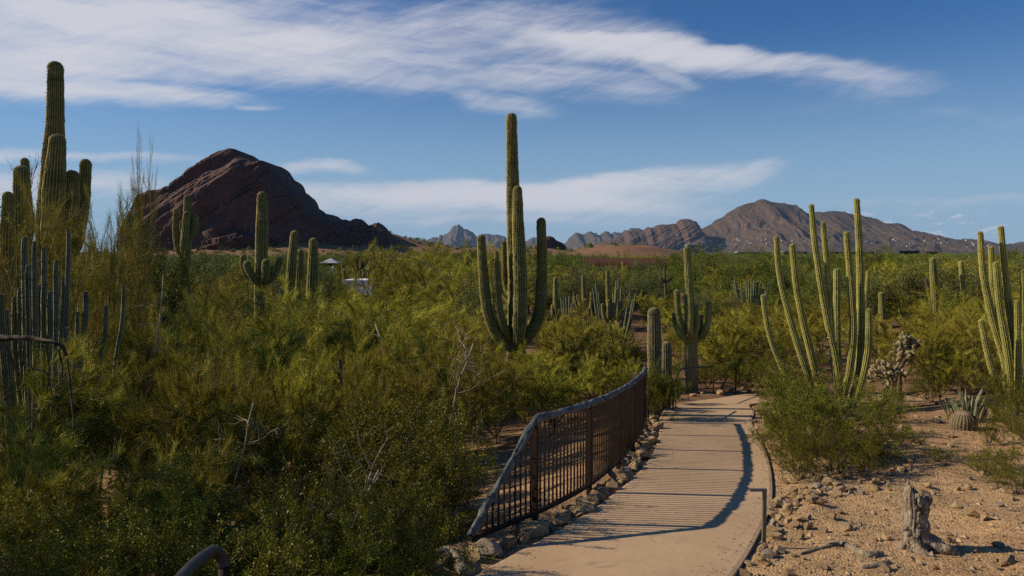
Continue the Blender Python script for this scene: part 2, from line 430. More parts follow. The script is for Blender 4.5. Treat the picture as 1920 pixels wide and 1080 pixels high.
M['barrel'] = mat_cactus('barrel_cactus_skin', (0.085, 0.070, 0.035), (0.36, 0.25, 0.165), (0.25, 0.18, 0.12))
M['cardon'] = mat_cactus('grey_green_cactus_skin', (0.060, 0.064, 0.024), (0.34, 0.265, 0.150), (0.3, 0.23, 0.14))
M['deadcactus'] = mat_cactus('dead_cactus_skin', (0.07, 0.05, 0.03), (0.22, 0.16, 0.10), (0.22, 0.16, 0.10))
M['cholla'] = mat_plain('cholla_spines', (0.22, 0.175, 0.085), (0.40, 0.335, 0.18), 30, 0.7, 90, 0.8)
M['agave'] = mat_plain('agave_leaf', (0.12, 0.15, 0.08), (0.27, 0.27, 0.15), 6, 0.55)
M['rock'] = mat_rock('tan_rock', (0.27, 0.17, 0.085), (0.47, 0.33, 0.175), (0.55, 0.43, 0.27), 3.0, bd=0.02)
M['greyrock'] = mat_rock('grey_rock', (0.21, 0.165, 0.12), (0.36, 0.29, 0.215), (0.45, 0.37, 0.27), 3.0, bd=0.02)
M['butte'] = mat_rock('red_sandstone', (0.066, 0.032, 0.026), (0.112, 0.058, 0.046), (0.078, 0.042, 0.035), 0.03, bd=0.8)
M['rust'] = mat_plain('rusty_steel', (0.016, 0.009, 0.006), (0.034, 0.018, 0.011), 14, 0.75, 90, 0.4, 0.004, 0.3)
M['pipe'] = mat_plain('rusted_culvert', (0.055, 0.020, 0.013), (0.095, 0.038, 0.024), 2, 0.8, 20, 0.3, 0.01, 0.2)
M['railgrey'] = mat_plain('weathered_rail', (0.045, 0.050, 0.052), (0.145, 0.155, 0.155), 9, 0.62, 55, 0.8, 0.012)
M['steel'] = mat_plain('grey_painted_steel', (0.13, 0.125, 0.105), (0.18, 0.17, 0.14), 20, 0.5, 60, 0.2, 0.002, 0.4)
M['darksteel'] = mat_plain('dark_steel', (0.030, 0.027, 0.024), (0.055, 0.05, 0.045), 20, 0.55, 60, 0.2, 0.002, 0.5)
M['stump'] = mat_wood()
M['white'] = mat_plain('white_paint', (0.70, 0.69, 0.66), (0.80, 0.79, 0.76), 2, 0.7, 10, 0.1)
M['greyroof'] = mat_plain('grey_roof', (0.33, 0.35, 0.37), (0.42, 0.43, 0.44), 1, 0.6, 10, 0.1)
M['darkwall'] = mat_plain('dark_wall', (0.020, 0.019, 0.018), (0.035, 0.033, 0.03), 1, 0.8, 5, 0.1)
M['glass'] = mat_plain('dark_window', (0.02, 0.025, 0.03), (0.03, 0.035, 0.04), 1, 0.15, 5, 0.0)
M['stucco'] = mat_plain('pale_stucco', (0.38, 0.34, 0.28), (0.60, 0.55, 0.47), 0.05, 0.85, 1, 0.1)
M['teal'] = mat_plain('teal_metal_roof', (0.10, 0.22, 0.21), (0.13, 0.27, 0.26), 0.3, 0.5, 5, 0.1)
M['tanwall'] = mat_plain('tan_wall', (0.25, 0.20, 0.15), (0.32, 0.26, 0.2), 0.3, 0.85, 5, 0.1)

def mat_ground():
    m, nb, b = material('desert_soil')
    g = nb.new('ShaderNodeNewGeometry').outputs['Position']
    a = nb.noise(g, 0.35, 7, 0.6); f = nb.noise(g, 4.5, 8, 0.68); ff = nb.noise(g, 28, 6, 0.7)
    c = nb.mix(nb.smooth(a, 0.35, 0.65), c4((0.47, 0.270, 0.125)), c4((0.60, 0.380, 0.185)))
    c = nb.mix(nb.smooth(f, 0.38, 0.68), nb.mix(0.6, c, c4((0.25, 0.15, 0.07))), c)
    vo = nb.new('ShaderNodeTexVoronoi'); vo.inputs['Scale'].default_value = 42; nb.l.new(g, vo.inputs['Vector'])
    sp = nb.new('ShaderNodeSeparateColor'); nb.l.new(vo.outputs['Color'], sp.inputs[0])
    c = nb.mix(nb.smooth(sp.outputs[0], 0.62, 0.95, 0, 0.65), c, c4((0.46, 0.345, 0.225)))
    c = nb.mix(nb.smooth(sp.outputs[1], 0.75, 0.98, 0, 0.6), c, c4((0.15, 0.10, 0.065)))
    # redder dirt out in the valley; low scrub covers the far plain in patches
    xyz = nb.new('ShaderNodeSeparateXYZ'); nb.l.new(g, xyz.inputs[0])
    c = nb.mix(nb.smooth(xyz.outputs[1], 10, 24, 0, 0.8), c, nb.mix(nb.smooth(f, 0.3, 0.7), c4((0.130, 0.066, 0.042)), c4((0.195, 0.105, 0.068))))
    big = nb.noise(g, 0.012, 6, 0.65)
    c = nb.mix(nb.mul(nb.smooth(xyz.outputs[1], 620, 900), nb.smooth(big, 0.35, 0.5)), c, c4((0.052, 0.060, 0.026)))
    nb.l.new(c, b.inputs['Base Color']); b.inputs['Roughness'].default_value = 0.95; b.inputs['Specular IOR Level'].default_value = 0.1
    bump(nb, b, nb.add(nb.mul(ff, 0.5), nb.add(nb.mul(f, 0.8), nb.mul(vo.outputs['Distance'], -0.45))), 0.75, 0.035)
    return m
M['ground'] = mat_ground()
def mat_path():
    m, nb, b = material('brushed_tan_concrete')
    g = nb.new('ShaderNodeNewGeometry').outputs['Position']
    a = nb.noise(g, 0.9, 6, 0.6); f = nb.noise(g, 9, 7, 0.7); ff = nb.noise(g, 130, 3, 0.6)
    c = nb.mix(nb.smooth(a, 0.3, 0.7), c4((0.455, 0.305, 0.180)), c4((0.535, 0.372, 0.225)))
    c = nb.mix(nb.smooth(f, 0.50, 0.75, 0, 0.32), c, c4((0.26, 0.185, 0.135)))
    c = nb.mix(nb.smooth(ff, 0.45, 0.75, 0, 0.3), c, c4((0.30, 0.21, 0.16)))
    st = nb.noise(g, 2.3, 7, 0.7, 1.2)
    c = nb.mix(nb.smooth(st, 0.54, 0.70, 0, 0.42), c, c4((0.21, 0.145, 0.095)))
    c = nb.mix(nb.smooth(nb.noise(g, 38, 4, 0.7), 0.62, 0.72, 0, 0.55), c, c4((0.17, 0.12, 0.08)))
    nb.l.new(c, b.inputs['Base Color']); b.inputs['Roughness'].default_value = 0.85; b.inputs['Specular IOR Level'].default_value = 0.12
    bump(nb, b, nb.add(ff, nb.mul(f, 0.5)), 0.25, 0.006)
    return m
M['path'] = mat_path()
def mat_mountain(name, rock, dirt, scrub, sc):
    m, nb, b = material(name)
    g = nb.new('ShaderNodeNewGeometry'); p = g.outputs['Position']
    s = nb.new('ShaderNodeSeparateXYZ'); nb.l.new(g.outputs['Normal'], s.inputs[0])
    n = nb.noise(p, sc, 8, 0.65); n2 = nb.noise(p, sc * 6, 6, 0.7)
    c = nb.mix(nb.smooth(nb.add(s.outputs[2], nb.mul(nb.sub(n, 0.5), 0.6)), 0.45, 0.8), c4(rock), c4(dirt))
    c = nb.mix(nb.smooth(n2, 0.47, 0.6, 0, 0.75), c, c4(scrub))
    nb.l.new(c, b.inputs['Base Color']); b.inputs['Roughness'].default_value = 1.0; b.inputs['Specular IOR Level'].default_value = 0.05
    bump(nb, b, nb.add(n2, n), 0.9, 0.1 / sc)
    return m
M['mountain'] = mat_mountain('brown_mountain', (0.155, 0.098, 0.074), (0.120, 0.080, 0.056), (0.050, 0.042, 0.028), 0.009)
M['redmount'] = mat_mountain('red_mountain', (0.165, 0.092, 0.070), (0.125, 0.078, 0.058), (0.058, 0.046, 0.034), 0.01)
M['farmount'] = mat_mountain('far_mountain', (0.13, 0.10, 0.09), (0.11, 0.09, 0.08), (0.07, 0.06, 0.05), 0.004)

# ------------------------------------------------------------------ ground, path
def build_ground():
    def axis(c, s, lo, hi, n):
        t = np.linspace(math.asinh((lo - c) / s), math.asinh((hi - c) / s), n); return c + s * np.sinh(t)
    xs = axis(3.0, 4.0, -14000, 14000, 620); ys = axis(9.0, 5.0, -400, 14500, 600)
    X, Y = np.meshgrid(xs, ys); Z = ground(X, Y)
    ny, nx = X.shape
    i = np.arange(ny - 1)[:, None] * nx + np.arange(nx - 1)[None, :]
    T = np.concatenate([np.stack([i, i + 1, i + nx + 1], -1).reshape(-1, 3), np.stack([i, i + nx + 1, i + nx], -1).reshape(-1, 3)])
    o = obj('ground', mesh('ground', np.c_[X.ravel(), Y.ravel(), Z.ravel()], T, M['ground']))
    tag(o, kind='structure')
build_ground()
def build_path():
    mid = (PL + PR) / 2
    L = np.r_[0, np.cumsum(np.linalg.norm(np.diff(mid, axis=0), axis=1))]
    joints = [on_path(1250, p)[1] for p in (962, 858, 800, 764)]
    js = [float(np.interp(j, mid[:300, 1], L[:300])) for j in joints] + [float(np.interp(5.9, mid[:300, 1], L[:300])), float(np.interp(4.8, mid[:300, 1], L[:300]))]
    st = set(np.linspace(0, L[-1], 240).tolist())
    for j in js: st.update((j - 0.008, j - 0.004, j + 0.004, j + 0.008))
    st = np.array(sorted(st))
    cols = np.array([0, 0.02, 0.25, 0.5, 0.75, 0.98, 1.0])
    V = []
    for s in st:
        a = np.array([np.interp(s, L, PL[:, k]) for k in (0, 1)]); b = np.array([np.interp(s, L, PR[:, k]) for k in (0, 1)])
        dip = 0.010 if any(abs(s - j) < 0.005 for j in js) else 0.0
        row = [(a, -0.16)] + [(a + (b - a) * c, (-0.008 if c in (0, 1.0) else 0) - dip) for c in cols] + [(b, -0.16)]
        for p, dz in row: V.append((p[0], p[1], path_z(p[1]) + dz))
    n = len(cols) + 2; i = np.arange(len(st) - 1)[:, None] * n + np.arange(n - 1)[None, :]
    T = np.concatenate([np.stack([i, i + 1, i + n + 1], -1).reshape(-1, 3), np.stack([i, i + n + 1, i + n], -1).reshape(-1, 3)])
    tag(obj('path', mesh('path', V, T, M['path'], False)), kind='structure')
build_path()

# ------------------------------------------------------------------ mountains
def ridge(name, pts, d, wf, wb, mode, mat, zbase, nx=260, nj=90, amp=0.0, noise=0.02, seed=0, p=2.2, wmin=0.3, strata=0.0):
    """a rock mass below the outline pts (photo pixels) at distance d, wf deep in front and wb behind"""
    P = np.array([tuple(at(px, py, d))[::2] for px, py in pts])     # x, z
    xs = np.linspace(P[0, 0], P[-1, 0], nx)
    zt = np.interp(xs, P[:, 0], P[:, 1])
    rough = fbm(xs * noise * 2.5, 0 * xs, 0, 5, seed)
    H = np.clip(zt - zbase, 0.01, None)
    H = H * (1 + 0.0 * rough) + amp * 0.35 * rough * np.clip(H / H.max() * 3, 0, 1)
    ph = np.linspace(-1, 1, nj)
    s = np.sin(ph * math.pi / 2) if mode == 'loaf' else ph
    Xg, Sg = np.meshgrid(xs, s); Hg = np.broadcast_to(H, Xg.shape)
    w = np.where(Sg < 0, wf, wb) * (wmin + (1 - wmin) * Hg / H.max())
    if mode == 'loaf': g = np.clip(1 - np.abs(Sg) ** p, 0, 1) ** (1 / p)
    else: g = (1 - np.abs(Sg)) ** p
    Y = d + Sg * w; Z = zbase + Hg * g
    k = np.abs(Sg); env = np.clip(4 * k * (1 - k), 0, 1) if mode != 'loaf' else np.clip(k * 1.6, 0, 1)
    if mode == 'loaf':
        # bedding that climbs to the right, hollows and boulders
        bed = Z - strata * Xg
        n1 = fbm(Xg * noise * 0.35, Y * noise * 0.35, bed * noise * 1.8, 5, seed + 5, 0.58)
        n2 = fbm(Xg * noise, Y * noise, Z * noise, 4, seed + 9, 0.55)
        crack = np.clip(1 - np.abs(fbm(Xg * noise * 0.25 + 7, 0 * Xg, bed * noise * 2.2, 3, seed + 13)) / 0.07, 0, 1)      # bedding joints
        Y = Y - amp * (n1 * 1.1 + n2 * 0.5 - crack * 0.9) * env * np.where(Sg < 0, 1, -1)
        Z = Z + amp * (0.22 * n1 - 0.5 * crack) * env
    else:
        wx = Xg + fbm(Xg * noise * 0.5, Y * noise * 0.5, 0, 3, seed + 2) * 0.9 / noise * 0.5
        gul = 1 - np.abs(fbm(wx * noise, Y * noise * 0.22, 0, 4, seed + 3))
        gul2 = 1 - np.abs(fbm(wx * noise * 3, Y * noise * 0.9, 0, 4, seed + 7))
        Z = Z + (amp * 1.25 * (gul - 1.0) + 0.5 * amp * (gul2 - 1.0)) * env * np.clip(Hg / H.max() * 2.0, 0, 1)
    i = np.arange(nj - 1)[:, None] * nx + np.arange(nx - 1)[None, :]
    T = np.concatenate([np.stack([i, i + 1, i + nx + 1], -1).reshape(-1, 3), np.stack([i, i + nx + 1, i + nx], -1).reshape(-1, 3)])
    o = obj(name, mesh(name, np.c_[Xg.ravel(), Y.ravel(), Z.ravel()], T, mat))
    return tag(o, kind='structure')
# the dark butte on the left: a lower block, the tilted upper slab, the great front mass and its low tail
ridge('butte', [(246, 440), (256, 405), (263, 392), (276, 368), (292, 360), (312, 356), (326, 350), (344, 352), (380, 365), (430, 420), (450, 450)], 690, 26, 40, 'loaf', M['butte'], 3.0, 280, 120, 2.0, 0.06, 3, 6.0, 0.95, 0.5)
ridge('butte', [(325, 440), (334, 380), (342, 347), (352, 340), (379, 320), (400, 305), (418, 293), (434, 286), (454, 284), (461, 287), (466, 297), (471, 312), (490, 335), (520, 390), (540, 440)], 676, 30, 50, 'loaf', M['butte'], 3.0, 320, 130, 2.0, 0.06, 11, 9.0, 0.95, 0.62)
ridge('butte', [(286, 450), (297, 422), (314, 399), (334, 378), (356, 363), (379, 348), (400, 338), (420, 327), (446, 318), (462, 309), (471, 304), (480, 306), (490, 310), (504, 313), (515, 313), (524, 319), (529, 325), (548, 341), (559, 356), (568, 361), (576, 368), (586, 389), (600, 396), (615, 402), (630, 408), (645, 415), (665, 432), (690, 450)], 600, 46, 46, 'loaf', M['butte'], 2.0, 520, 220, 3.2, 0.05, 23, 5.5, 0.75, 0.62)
ridge('butte', [(600, 450), (625, 420), (643, 412), (658, 413), (670, 411), (682, 415), (692, 421), (700, 418), (709, 416), (716, 419), (723, 426), (733, 440), (742, 452)], 590, 18, 30, 'loaf', M['butte'], 2.0, 220, 80, 2.2, 0.06, 31, 2.3, 0.5, 0.2)
ridge('butte', [(1000, 462), (1008, 452), (1018, 444), (1027, 442), (1036, 444), (1043, 450), (1054, 455), (1062, 462)], 520, 9, 20, 'loaf', M['butte'], 2.0, 90, 50, 1.6, 0.15, 41, 2.3, 0.5, 0.2)
ridge('butte', [(385, 452), (400, 432), (425, 423), (450, 428), (470, 436), (500, 440), (520, 452)], 560, 14, 20, 'loaf', M['butte'], 1.0, 120, 50, 2.6, 0.12, 47, 2.2, 0.5, 0.2)
MT = 6200
ridge('mountain', [(1240, 470), (1280, 445), (1315, 429), (1335, 420), (1352, 410), (1368, 399), (1384, 389), (1396, 384), (1407, 380), (1414, 376), (1421, 372), (1430, 371), (1437, 374), (1444, 377), (1457, 378), (1469, 380), (1480, 383), (1490, 386), (1503, 391), (1515, 396), (1531, 397), (1545, 396), (1563, 394), (1580, 396), (1595, 399), (1607, 403), (1618, 407), (1650, 414), (1682, 421), (1706, 427), (1728, 433), (1750, 438), (1774, 444), (1797, 449), (1843, 451), (1870, 457), (1889, 458), (1912, 456), (1950, 455), (2010, 462), (2100, 472)], MT, 1500, 1500, 'slope', M['mountain'], -10, 700, 240, 44, 0.0036, 51, 1.12, 0.35)
ridge('mountain', [(1110, 472), (1122, 458), (1140, 452), (1160, 443), (1178, 435), (1196, 434), (1206, 432), (1214, 426), (1224, 425), (1233, 421), (1244, 421), (1256, 419), (1267, 421), (1270, 416), (1274, 412), (1280, 410), (1288, 409), (1296, 412), (1304, 416), (1307, 428), (1318, 436), (1335, 450), (1350, 470)], MT - 350, 420, 500, 'loaf', M['redmount'], -10, 420, 140, 24, 0.0075, 61, 1.5, 0.3, 0.5)
ridge('mountain', [(770, 472), (780, 451), (800, 446), (811, 445), (822, 442), (836, 437), (842, 433), (847, 429), (854, 426), (860, 423), (866, 428), (872, 431), (886, 436), (894, 439), (898, 435), (903, 432), (908, 434), (914, 438), (928, 442), (939, 440), (950, 443), (970, 448), (985, 450), (1000, 447), (1020, 450), (1040, 454), (1060, 460), (1075, 472)], 12500, 2600, 1200, 'slope', M['farmount'], -10, 360, 100, 150, 0.0022, 71, 1.1, 0.4)
ridge('mountain', [(1030, 472), (1056, 453), (1070, 446), (1085, 440), (1106, 432), (1118, 433), (1132, 435), (1150, 432), (1173, 430), (1190, 432), (1200, 430), (1220, 433), (1260, 440), (1330, 450), (1400, 472)], 9500, 2000, 1200, 'slope', M['farmount'], -10, 300, 100, 110, 0.003, 81, 1.1, 0.4)
ridge('mountain', [(1780, 472), (1830, 460), (1870, 456), (1900, 458), (1920, 455), (1960, 452), (2020, 460), (2120, 472)], 9000, 1500, 1000, 'slope', M['farmount'], -10, 200, 60, 60, 0.003, 91, 1.1, 0.4)

# ------------------------------------------------------------------ cacti
def stem_geo(G, C, R, nr, seed, depth=0.13, age0=None, spines=True, step=0.075, tipfuzz=True):
    """ribbed column along curve C (n,3) with radii R"""
    rng = np.random.default_rng(seed)
    L = np.r_[0, np.cumsum(np.linalg.norm(np.diff(C, axis=0), axis=1))]
    n = max(10, int(L[-1] / step)); t = np.linspace(0, L[-1], n)
    tip = float(R[-1])
    # closer rings in the dome
    t = np.r_[t[t < L[-1] - tip * 1.05], L[-1] - tip * (1 - np.sin(np.linspace(0, math.pi / 2, 9)))]
    n = len(t)
    P = np.stack([np.interp(t, L, C[:, k]) for k in range(3)], 1); r = np.interp(t, L, R)
    q = np.clip((t - (L[-1] - tip)) / tip, 0, 1); dome = np.sqrt(np.clip(1 - q * q, 0.0006, 1))
    wob = 1 + 0.05 * fbm(t * 1.1, seed * 3.7, 0, 3, seed) + 0.022 * fbm(t * 5.0, seed * 1.7, 0, 2, seed + 3)
    r = r * dome * wob
    tt, u, v = frames(P)
    k = 4; N = nr * k; th = np.arange(N) / N * 2 * math.pi
    prof = np.abs(((np.arange(N) % k) / k) * 2 - 1)          # 1 at ridge, 0 in groove
    prof = np.where(prof > 0.9, 1.0, np.where(prof < 0.1, 0.0, 0.42))
    dent = fbm(t[:, None] * 1.6, np.cos(th)[None] * 1.3 + seed, np.sin(th)[None] * 1.3, 3, seed + 11)
    jit = 1 + rng.normal(0, 0.026, (n, N)) * prof + 0.05 * dent
    amp = 1 - depth * 2 * (1 - prof) * 0.5
    rad = r[:, None] * amp[None, :] * jit
    V = P[:, None, :] + rad[:, :, None] * (np.cos(th)[None, :, None] * u[:, None, :] + np.sin(th)[None, :, None] * v[:, None, :])
    V = V.reshape(-1, 3)
    i = np.arange(n - 1)[:, None] * N; j = np.arange(N)[None, :]; kk = (j + 1) % N
    a, b, c, d = i + j, i + kk, i + N + kk, i + N + j
    T = np.concatenate([np.stack([a, b, c], -1).reshape(-1, 3), np.stack([a, c, d], -1).reshape(-1, 3)])
    rib = np.broadcast_to(prof[None, :], (n, N)) * (1 - 0.0 * q[:, None])
    rib = np.clip(rib + 0.9 * (q[:, None] > 0.75), 0, 1)
    z = np.broadcast_to(P[:, 2][:, None], (n, N))
    age = np.zeros((n, N)) if age0 is None else np.clip(1 - (z - age0[0]) / max(age0[1], 1e-3), 0, 1)
    G.put(V, T, rib.ravel()); G.age.append(age.ravel())
    if spines:
        # small tufts of spines standing off the ridges
        rows = np.arange(1, n - 1); m = len(rows) * nr
        ri = np.repeat(rows, nr); ci = np.tile(np.arange(nr) * k, len(rows))
        base = V[ri * N + ci]; out = base - P[ri]; out /= np.linalg.norm(out, axis=1)[:, None] + 1e-9
        ln = (0.010 + 0.10 * r[ri] * rng.random(m))[:, None]
        ln = np.where((q[ri] > 0.2)[:, None], ln * 1.5, ln)
        side = tt[ri] * 0.6 + rng.normal(0, 0.5, (m, 3))
        p1 = base + out * ln + side * ln * 0.5; w = np.cross(out, tt[ri]) * 0.006 + rng.normal(0, 0.003, (m, 3))
        SV = np.stack([base - w, base + w, p1], 1).reshape(-1, 3)
        G.put(SV, np.arange(m * 3).reshape(-1, 3), 0.8); G.age.append(np.repeat(age[ri, 0], 3))
class CG(Geo):
    def __init__(self): super().__init__(); self.age = []
    def cmesh(self, name, mat):
        V, T, A = self.arrays(); return mesh(name, V, T, mat, True, {'rib': A, 'age': np.concatenate(self.age)})
KEEP = []      # pixel boxes that no nearer plant may cover: x0, y0, x1, y1, distance
def cactus(name, label, cat, d, stems, mat, vis, ribs=16, woody=1.3, group=None, part=('trunk', 'arm'), depth=0.13, basepx=None, step=0.075):
    """stems: lists of (px, py, width px[, depth offset m]); the first is the trunk and is carried down to the ground"""
    first = stems[0]
    p0 = at(first[0][0], first[0][1], d)
    gz = ground(p0.x, p0.y)
    root = thing(name, label, cat, (p0.x, d, gz), 0, group)
    O = np.array((p0.x, d, gz))
    for si, st in enumerate(stems):
        pts = []
        for q in st:
            dd = q[3] if len(q) > 3 else 0.0
            w = at(q[0], q[1], d + dd); pts.append((*w, q[2] / 2 / F * (d + dd)))
        if si == 0 or part[1] == 'stem':
            lo = pts[0]; g = ground(lo[0], lo[1]) - 0.1
            if lo[2] > g + 0.05: pts = [(lo[0] + (O[0] - lo[0]) * (0.35 if si else 0), lo[1], g, lo[3] * (0.95 if si == 0 else 0.8))] + pts
        C = spline(pts, 60)
        G = CG()
        age0 = (gz, woody) if (si == 0 and woody) else None
        stem_geo(G, C[:, :3] - O, C[:, 3], ribs if si == 0 else max(9, int(ribs * 0.85)), abs(hash((round(p0.x, 2), si))) % 9999, depth, (0.0, woody) if age0 else None, step=step)
        obj(part[0] if si == 0 else part[1], G.cmesh(part[0] if si == 0 else part[1], mat), root)
        xs = [q[0] for q in st]; ys = [q[1] for q in st]; w = max(q[2] for q in st) / 2
        if min(ys) < vis: KEEP.append((min(xs) - w, min(ys), max(xs) + w, min(vis, max(ys)), d))
    return root
SG, OP = M['saguaro'], M['organ']
cactus('saguaro_cactus', 'tallest saguaro on the left, dark against the sky, with a fat front arm', 'cactus', 16,
    [[(85, 620, 42), (90, 420, 40), (101, 270, 34), (104, 180, 29), (104, 115, 27)],
     [(92, 520, 20), (97, 440, 36, -.35), (103, 340, 36, -.4), (109, 251, 29, -.4)],
     [(92, 490, 16), (118, 462, 24), (132, 400, 27), (136, 319, 24)],
     [(92, 500, 14), (138, 470, 20, .2), (155, 390, 22, .3), (161, 298, 20, .3)]], SG, 440, 24)
cactus('saguaro_cactus', 'dark saguaro left of the tallest one, with one narrow arm behind its shoulder', 'cactus', 18.5,
    [[(47, 640, 32), (43, 480, 32), (40, 390, 29), (40, 310, 26)], [(46, 470, 14, .3), (55, 430, 18, .6), (50, 370, 17, .6), (46, 296, 15, .6)]], SG, 440, 18)
cactus('saguaro_cactus', 'armless saguaro column at the far left edge of the picture', 'cactus', 17.5,
    [[(12, 640, 26), (13, 480, 26), (14, 420, 23), (15, 359, 18)]], SG, 460, 16)
cactus('saguaro_cactus', 'saguaro with four upright arms in front of the dark butte', 'cactus', 38,
    [[(343, 560, 21), (346, 500, 21), (350, 430, 16), (351, 365, 11)], [(346, 478, 8), (334, 468, 11), (329, 425, 11), (331, 390, 10)],
     [(346, 478, 8, -.3), (344, 462, 13, -.5), (348, 425, 13, -.5), (350, 396, 11, -.5)], [(349, 448, 7), (360, 440, 11), (366, 420, 12), (367, 401, 10)],
     [(347, 440, 5, .3), (341, 432, 7, .5), (340, 414, 6, .5)]], SG, 535, 18, step=0.12)
cactus('saguaro_cactus', 'thick saguaro in front of the butte with short stubby arms low on its trunk', 'cactus', 32,
    [[(487, 560, 20), (489, 520, 22), (491, 440, 22), (491, 359, 16)], [(486, 535, 8, .2), (468, 523, 12, .4), (457, 500, 12, .4), (456, 477, 11, .4)],
     [(486, 535, 9, -.2), (477, 524, 13, -.4), (466, 504, 15, -.4), (461, 489, 13, -.4)], [(489, 532, 9, -.3), (496, 522, 15, -.5), (499, 505, 16, -.5), (499, 485, 14, -.5)],
     [(491, 535, 8), (512, 520, 12), (521, 500, 12), (527, 482, 11)], [(492, 530, 5, .2), (506, 516, 8, .3), (509, 498, 8, .3)]], SG, 545, 20, step=0.1)
cactus('saguaro_cactus', 'leftmost and tallest of three armless saguaro columns right of the stubby armed saguaro', 'cactus', 34, [[(543, 570, 17), (547, 500, 18), (553, 432, 15)]], SG, 530, 14, step=0.1)
cactus('saguaro_cactus', 'shortest of three armless saguaro columns right of the stubby armed saguaro', 'cactus', 35, [[(561, 570, 15), (562, 510, 15), (563, 467, 13)]], SG, 525, 12, step=0.1)
cactus('saguaro_cactus', 'dark shaded rightmost column of three armless saguaros right of the stubby armed saguaro', 'cactus', 33, [[(583, 600, 20), (586, 520, 20), (588, 446, 15)]], SG, 560, 14, step=0.1)
cactus('saguaro_cactus', 'giant central saguaro with five upright arms rising from the thicket', 'cactus', 22,
    [[(968, 760, 32), (968, 640, 34), (966, 500, 29), (961, 330, 24), (959, 212, 18)],
     [(970, 660, 18, -.2), (974, 610, 27, -.42), (975, 520, 26, -.45), (972, 430, 23, -.45), (970, 348, 17, -.45)],
     [(972, 648, 16), (992, 628, 22), (1010, 590, 23), (1016, 520, 21), (1015, 408, 17)],
     [(960, 655, 16, -.1), (934, 632, 20, -.2), (914, 580, 20, -.2), (906, 510, 18, -.2), (902, 440, 16, -.2)],
     [(962, 640, 14, -.1), (945, 615, 18, -.3), (934, 570, 18, -.3), (929, 485, 16, -.3)],
     [(962, 560, 7, .3), (949, 540, 10, .5), (946, 500, 10, .5), (945, 452, 9, .5)], [(956, 570, 6, .3), (938, 545, 8, .6), (932, 510, 9, .6), (931, 471, 8, .6)]], SG, 640, 24, woody=4.0)
cactus('saguaro_cactus', 'slim armless saguaro right of the giant central saguaro', 'cactus', 45, [[(1044, 600, 10), (1042, 560, 11), (1041, 520, 8)], [(1042, 595, 5), (1037, 590, 8), (1036, 570, 6)]], SG, 590, 10, step=0.12)
cactus('saguaro_cactus', 'small pale saguaro with a low ring of arms, left of the many armed one', 'cactus', 40,
    [[(1096, 610, 8), (1095, 570, 8), (1093, 517, 6)], [(1095, 590, 4), (1083, 577, 6), (1077, 556, 5)], [(1095, 588, 4, -.2), (1089, 575, 6, -.4), (1082, 553, 5, -.4)],
     [(1096, 588, 4, -.2), (1094, 578, 6, -.4), (1093, 563, 5, -.4)], [(1097, 585, 4), (1100, 574, 6), (1101, 554, 5)], [(1097, 585, 4, .2), (1107, 575, 6, .3), (1109, 548, 5, .3)]], SG, 580, 10, step=0.12)
cactus('saguaro_cactus', 'many armed saguaro beside the thin organ pipe stems in the middle distance', 'cactus', 34,
    [[(1148, 650, 13), (1144, 600, 12), (1140, 560, 8), (1139, 506, 6)], [(1143, 608, 6), (1133, 595, 8), (1129, 569, 6)], [(1144, 600, 5, -.2), (1141, 590, 7, -.4), (1141, 562, 6, -.4)],
     [(1145, 605, 6, -.2), (1150, 592, 8, -.4), (1151, 567, 6, -.4)], [(1145, 600, 5, .2), (1153, 575, 7, .3), (1156, 541, 6, .3)], [(1146, 608, 6), (1161, 592, 8), (1165, 564, 7)], [(1147, 610, 5), (1168, 590, 6), (1174, 550, 5)]], SG, 620, 12, step=0.12)
cactus('saguaro_cactus', 'stout armless cactus column at the far end of the fence', 'cactus', 16.4, [[(1227, 720, 25), (1227, 640, 26), (1226, 576, 23)]], M['cardon'], 690, 18, woody=0)
cactus('saguaro_cactus', 'short young cactus column right of the stout one behind the fence', 'cactus', 17.6, [[(1250, 720, 18), (1250, 670, 19), (1250, 640, 16)]], M['cardon'], 685, 16, woody=0)
cactus('saguaro_cactus', 'saguaro with a ring of raised arms beside the far end of the path', 'cactus', 21.3,
    [[(1298, 738, 24), (1296, 640, 24), (1292, 543, 19), (1287, 462, 14)], [(1291, 636, 10), (1279, 617, 13), (1271, 585, 13), (1268, 542, 11)], [(1292, 642, 8, -.1), (1280, 632, 12, -.2), (1272, 622, 12, -.2), (1267, 610, 10, -.2)],
     [(1294, 640, 8, -.2), (1294, 620, 11, -.4), (1294, 585, 10, -.4), (1293, 550, 9, -.4)], [(1299, 640, 10), (1318, 630, 13), (1328, 600, 13), (1330, 565, 11)],
     [(1298, 632, 7, -.2), (1307, 615, 9, -.3), (1306, 572, 8, -.3)], [(1299, 634, 6, .2), (1312, 622, 9, .2), (1315, 590, 8, .2)], [(1290, 625, 5, .2), (1268, 615, 8, .3), (1263, 586, 7, .3)]], OP, 735, 20, woody=3.4)
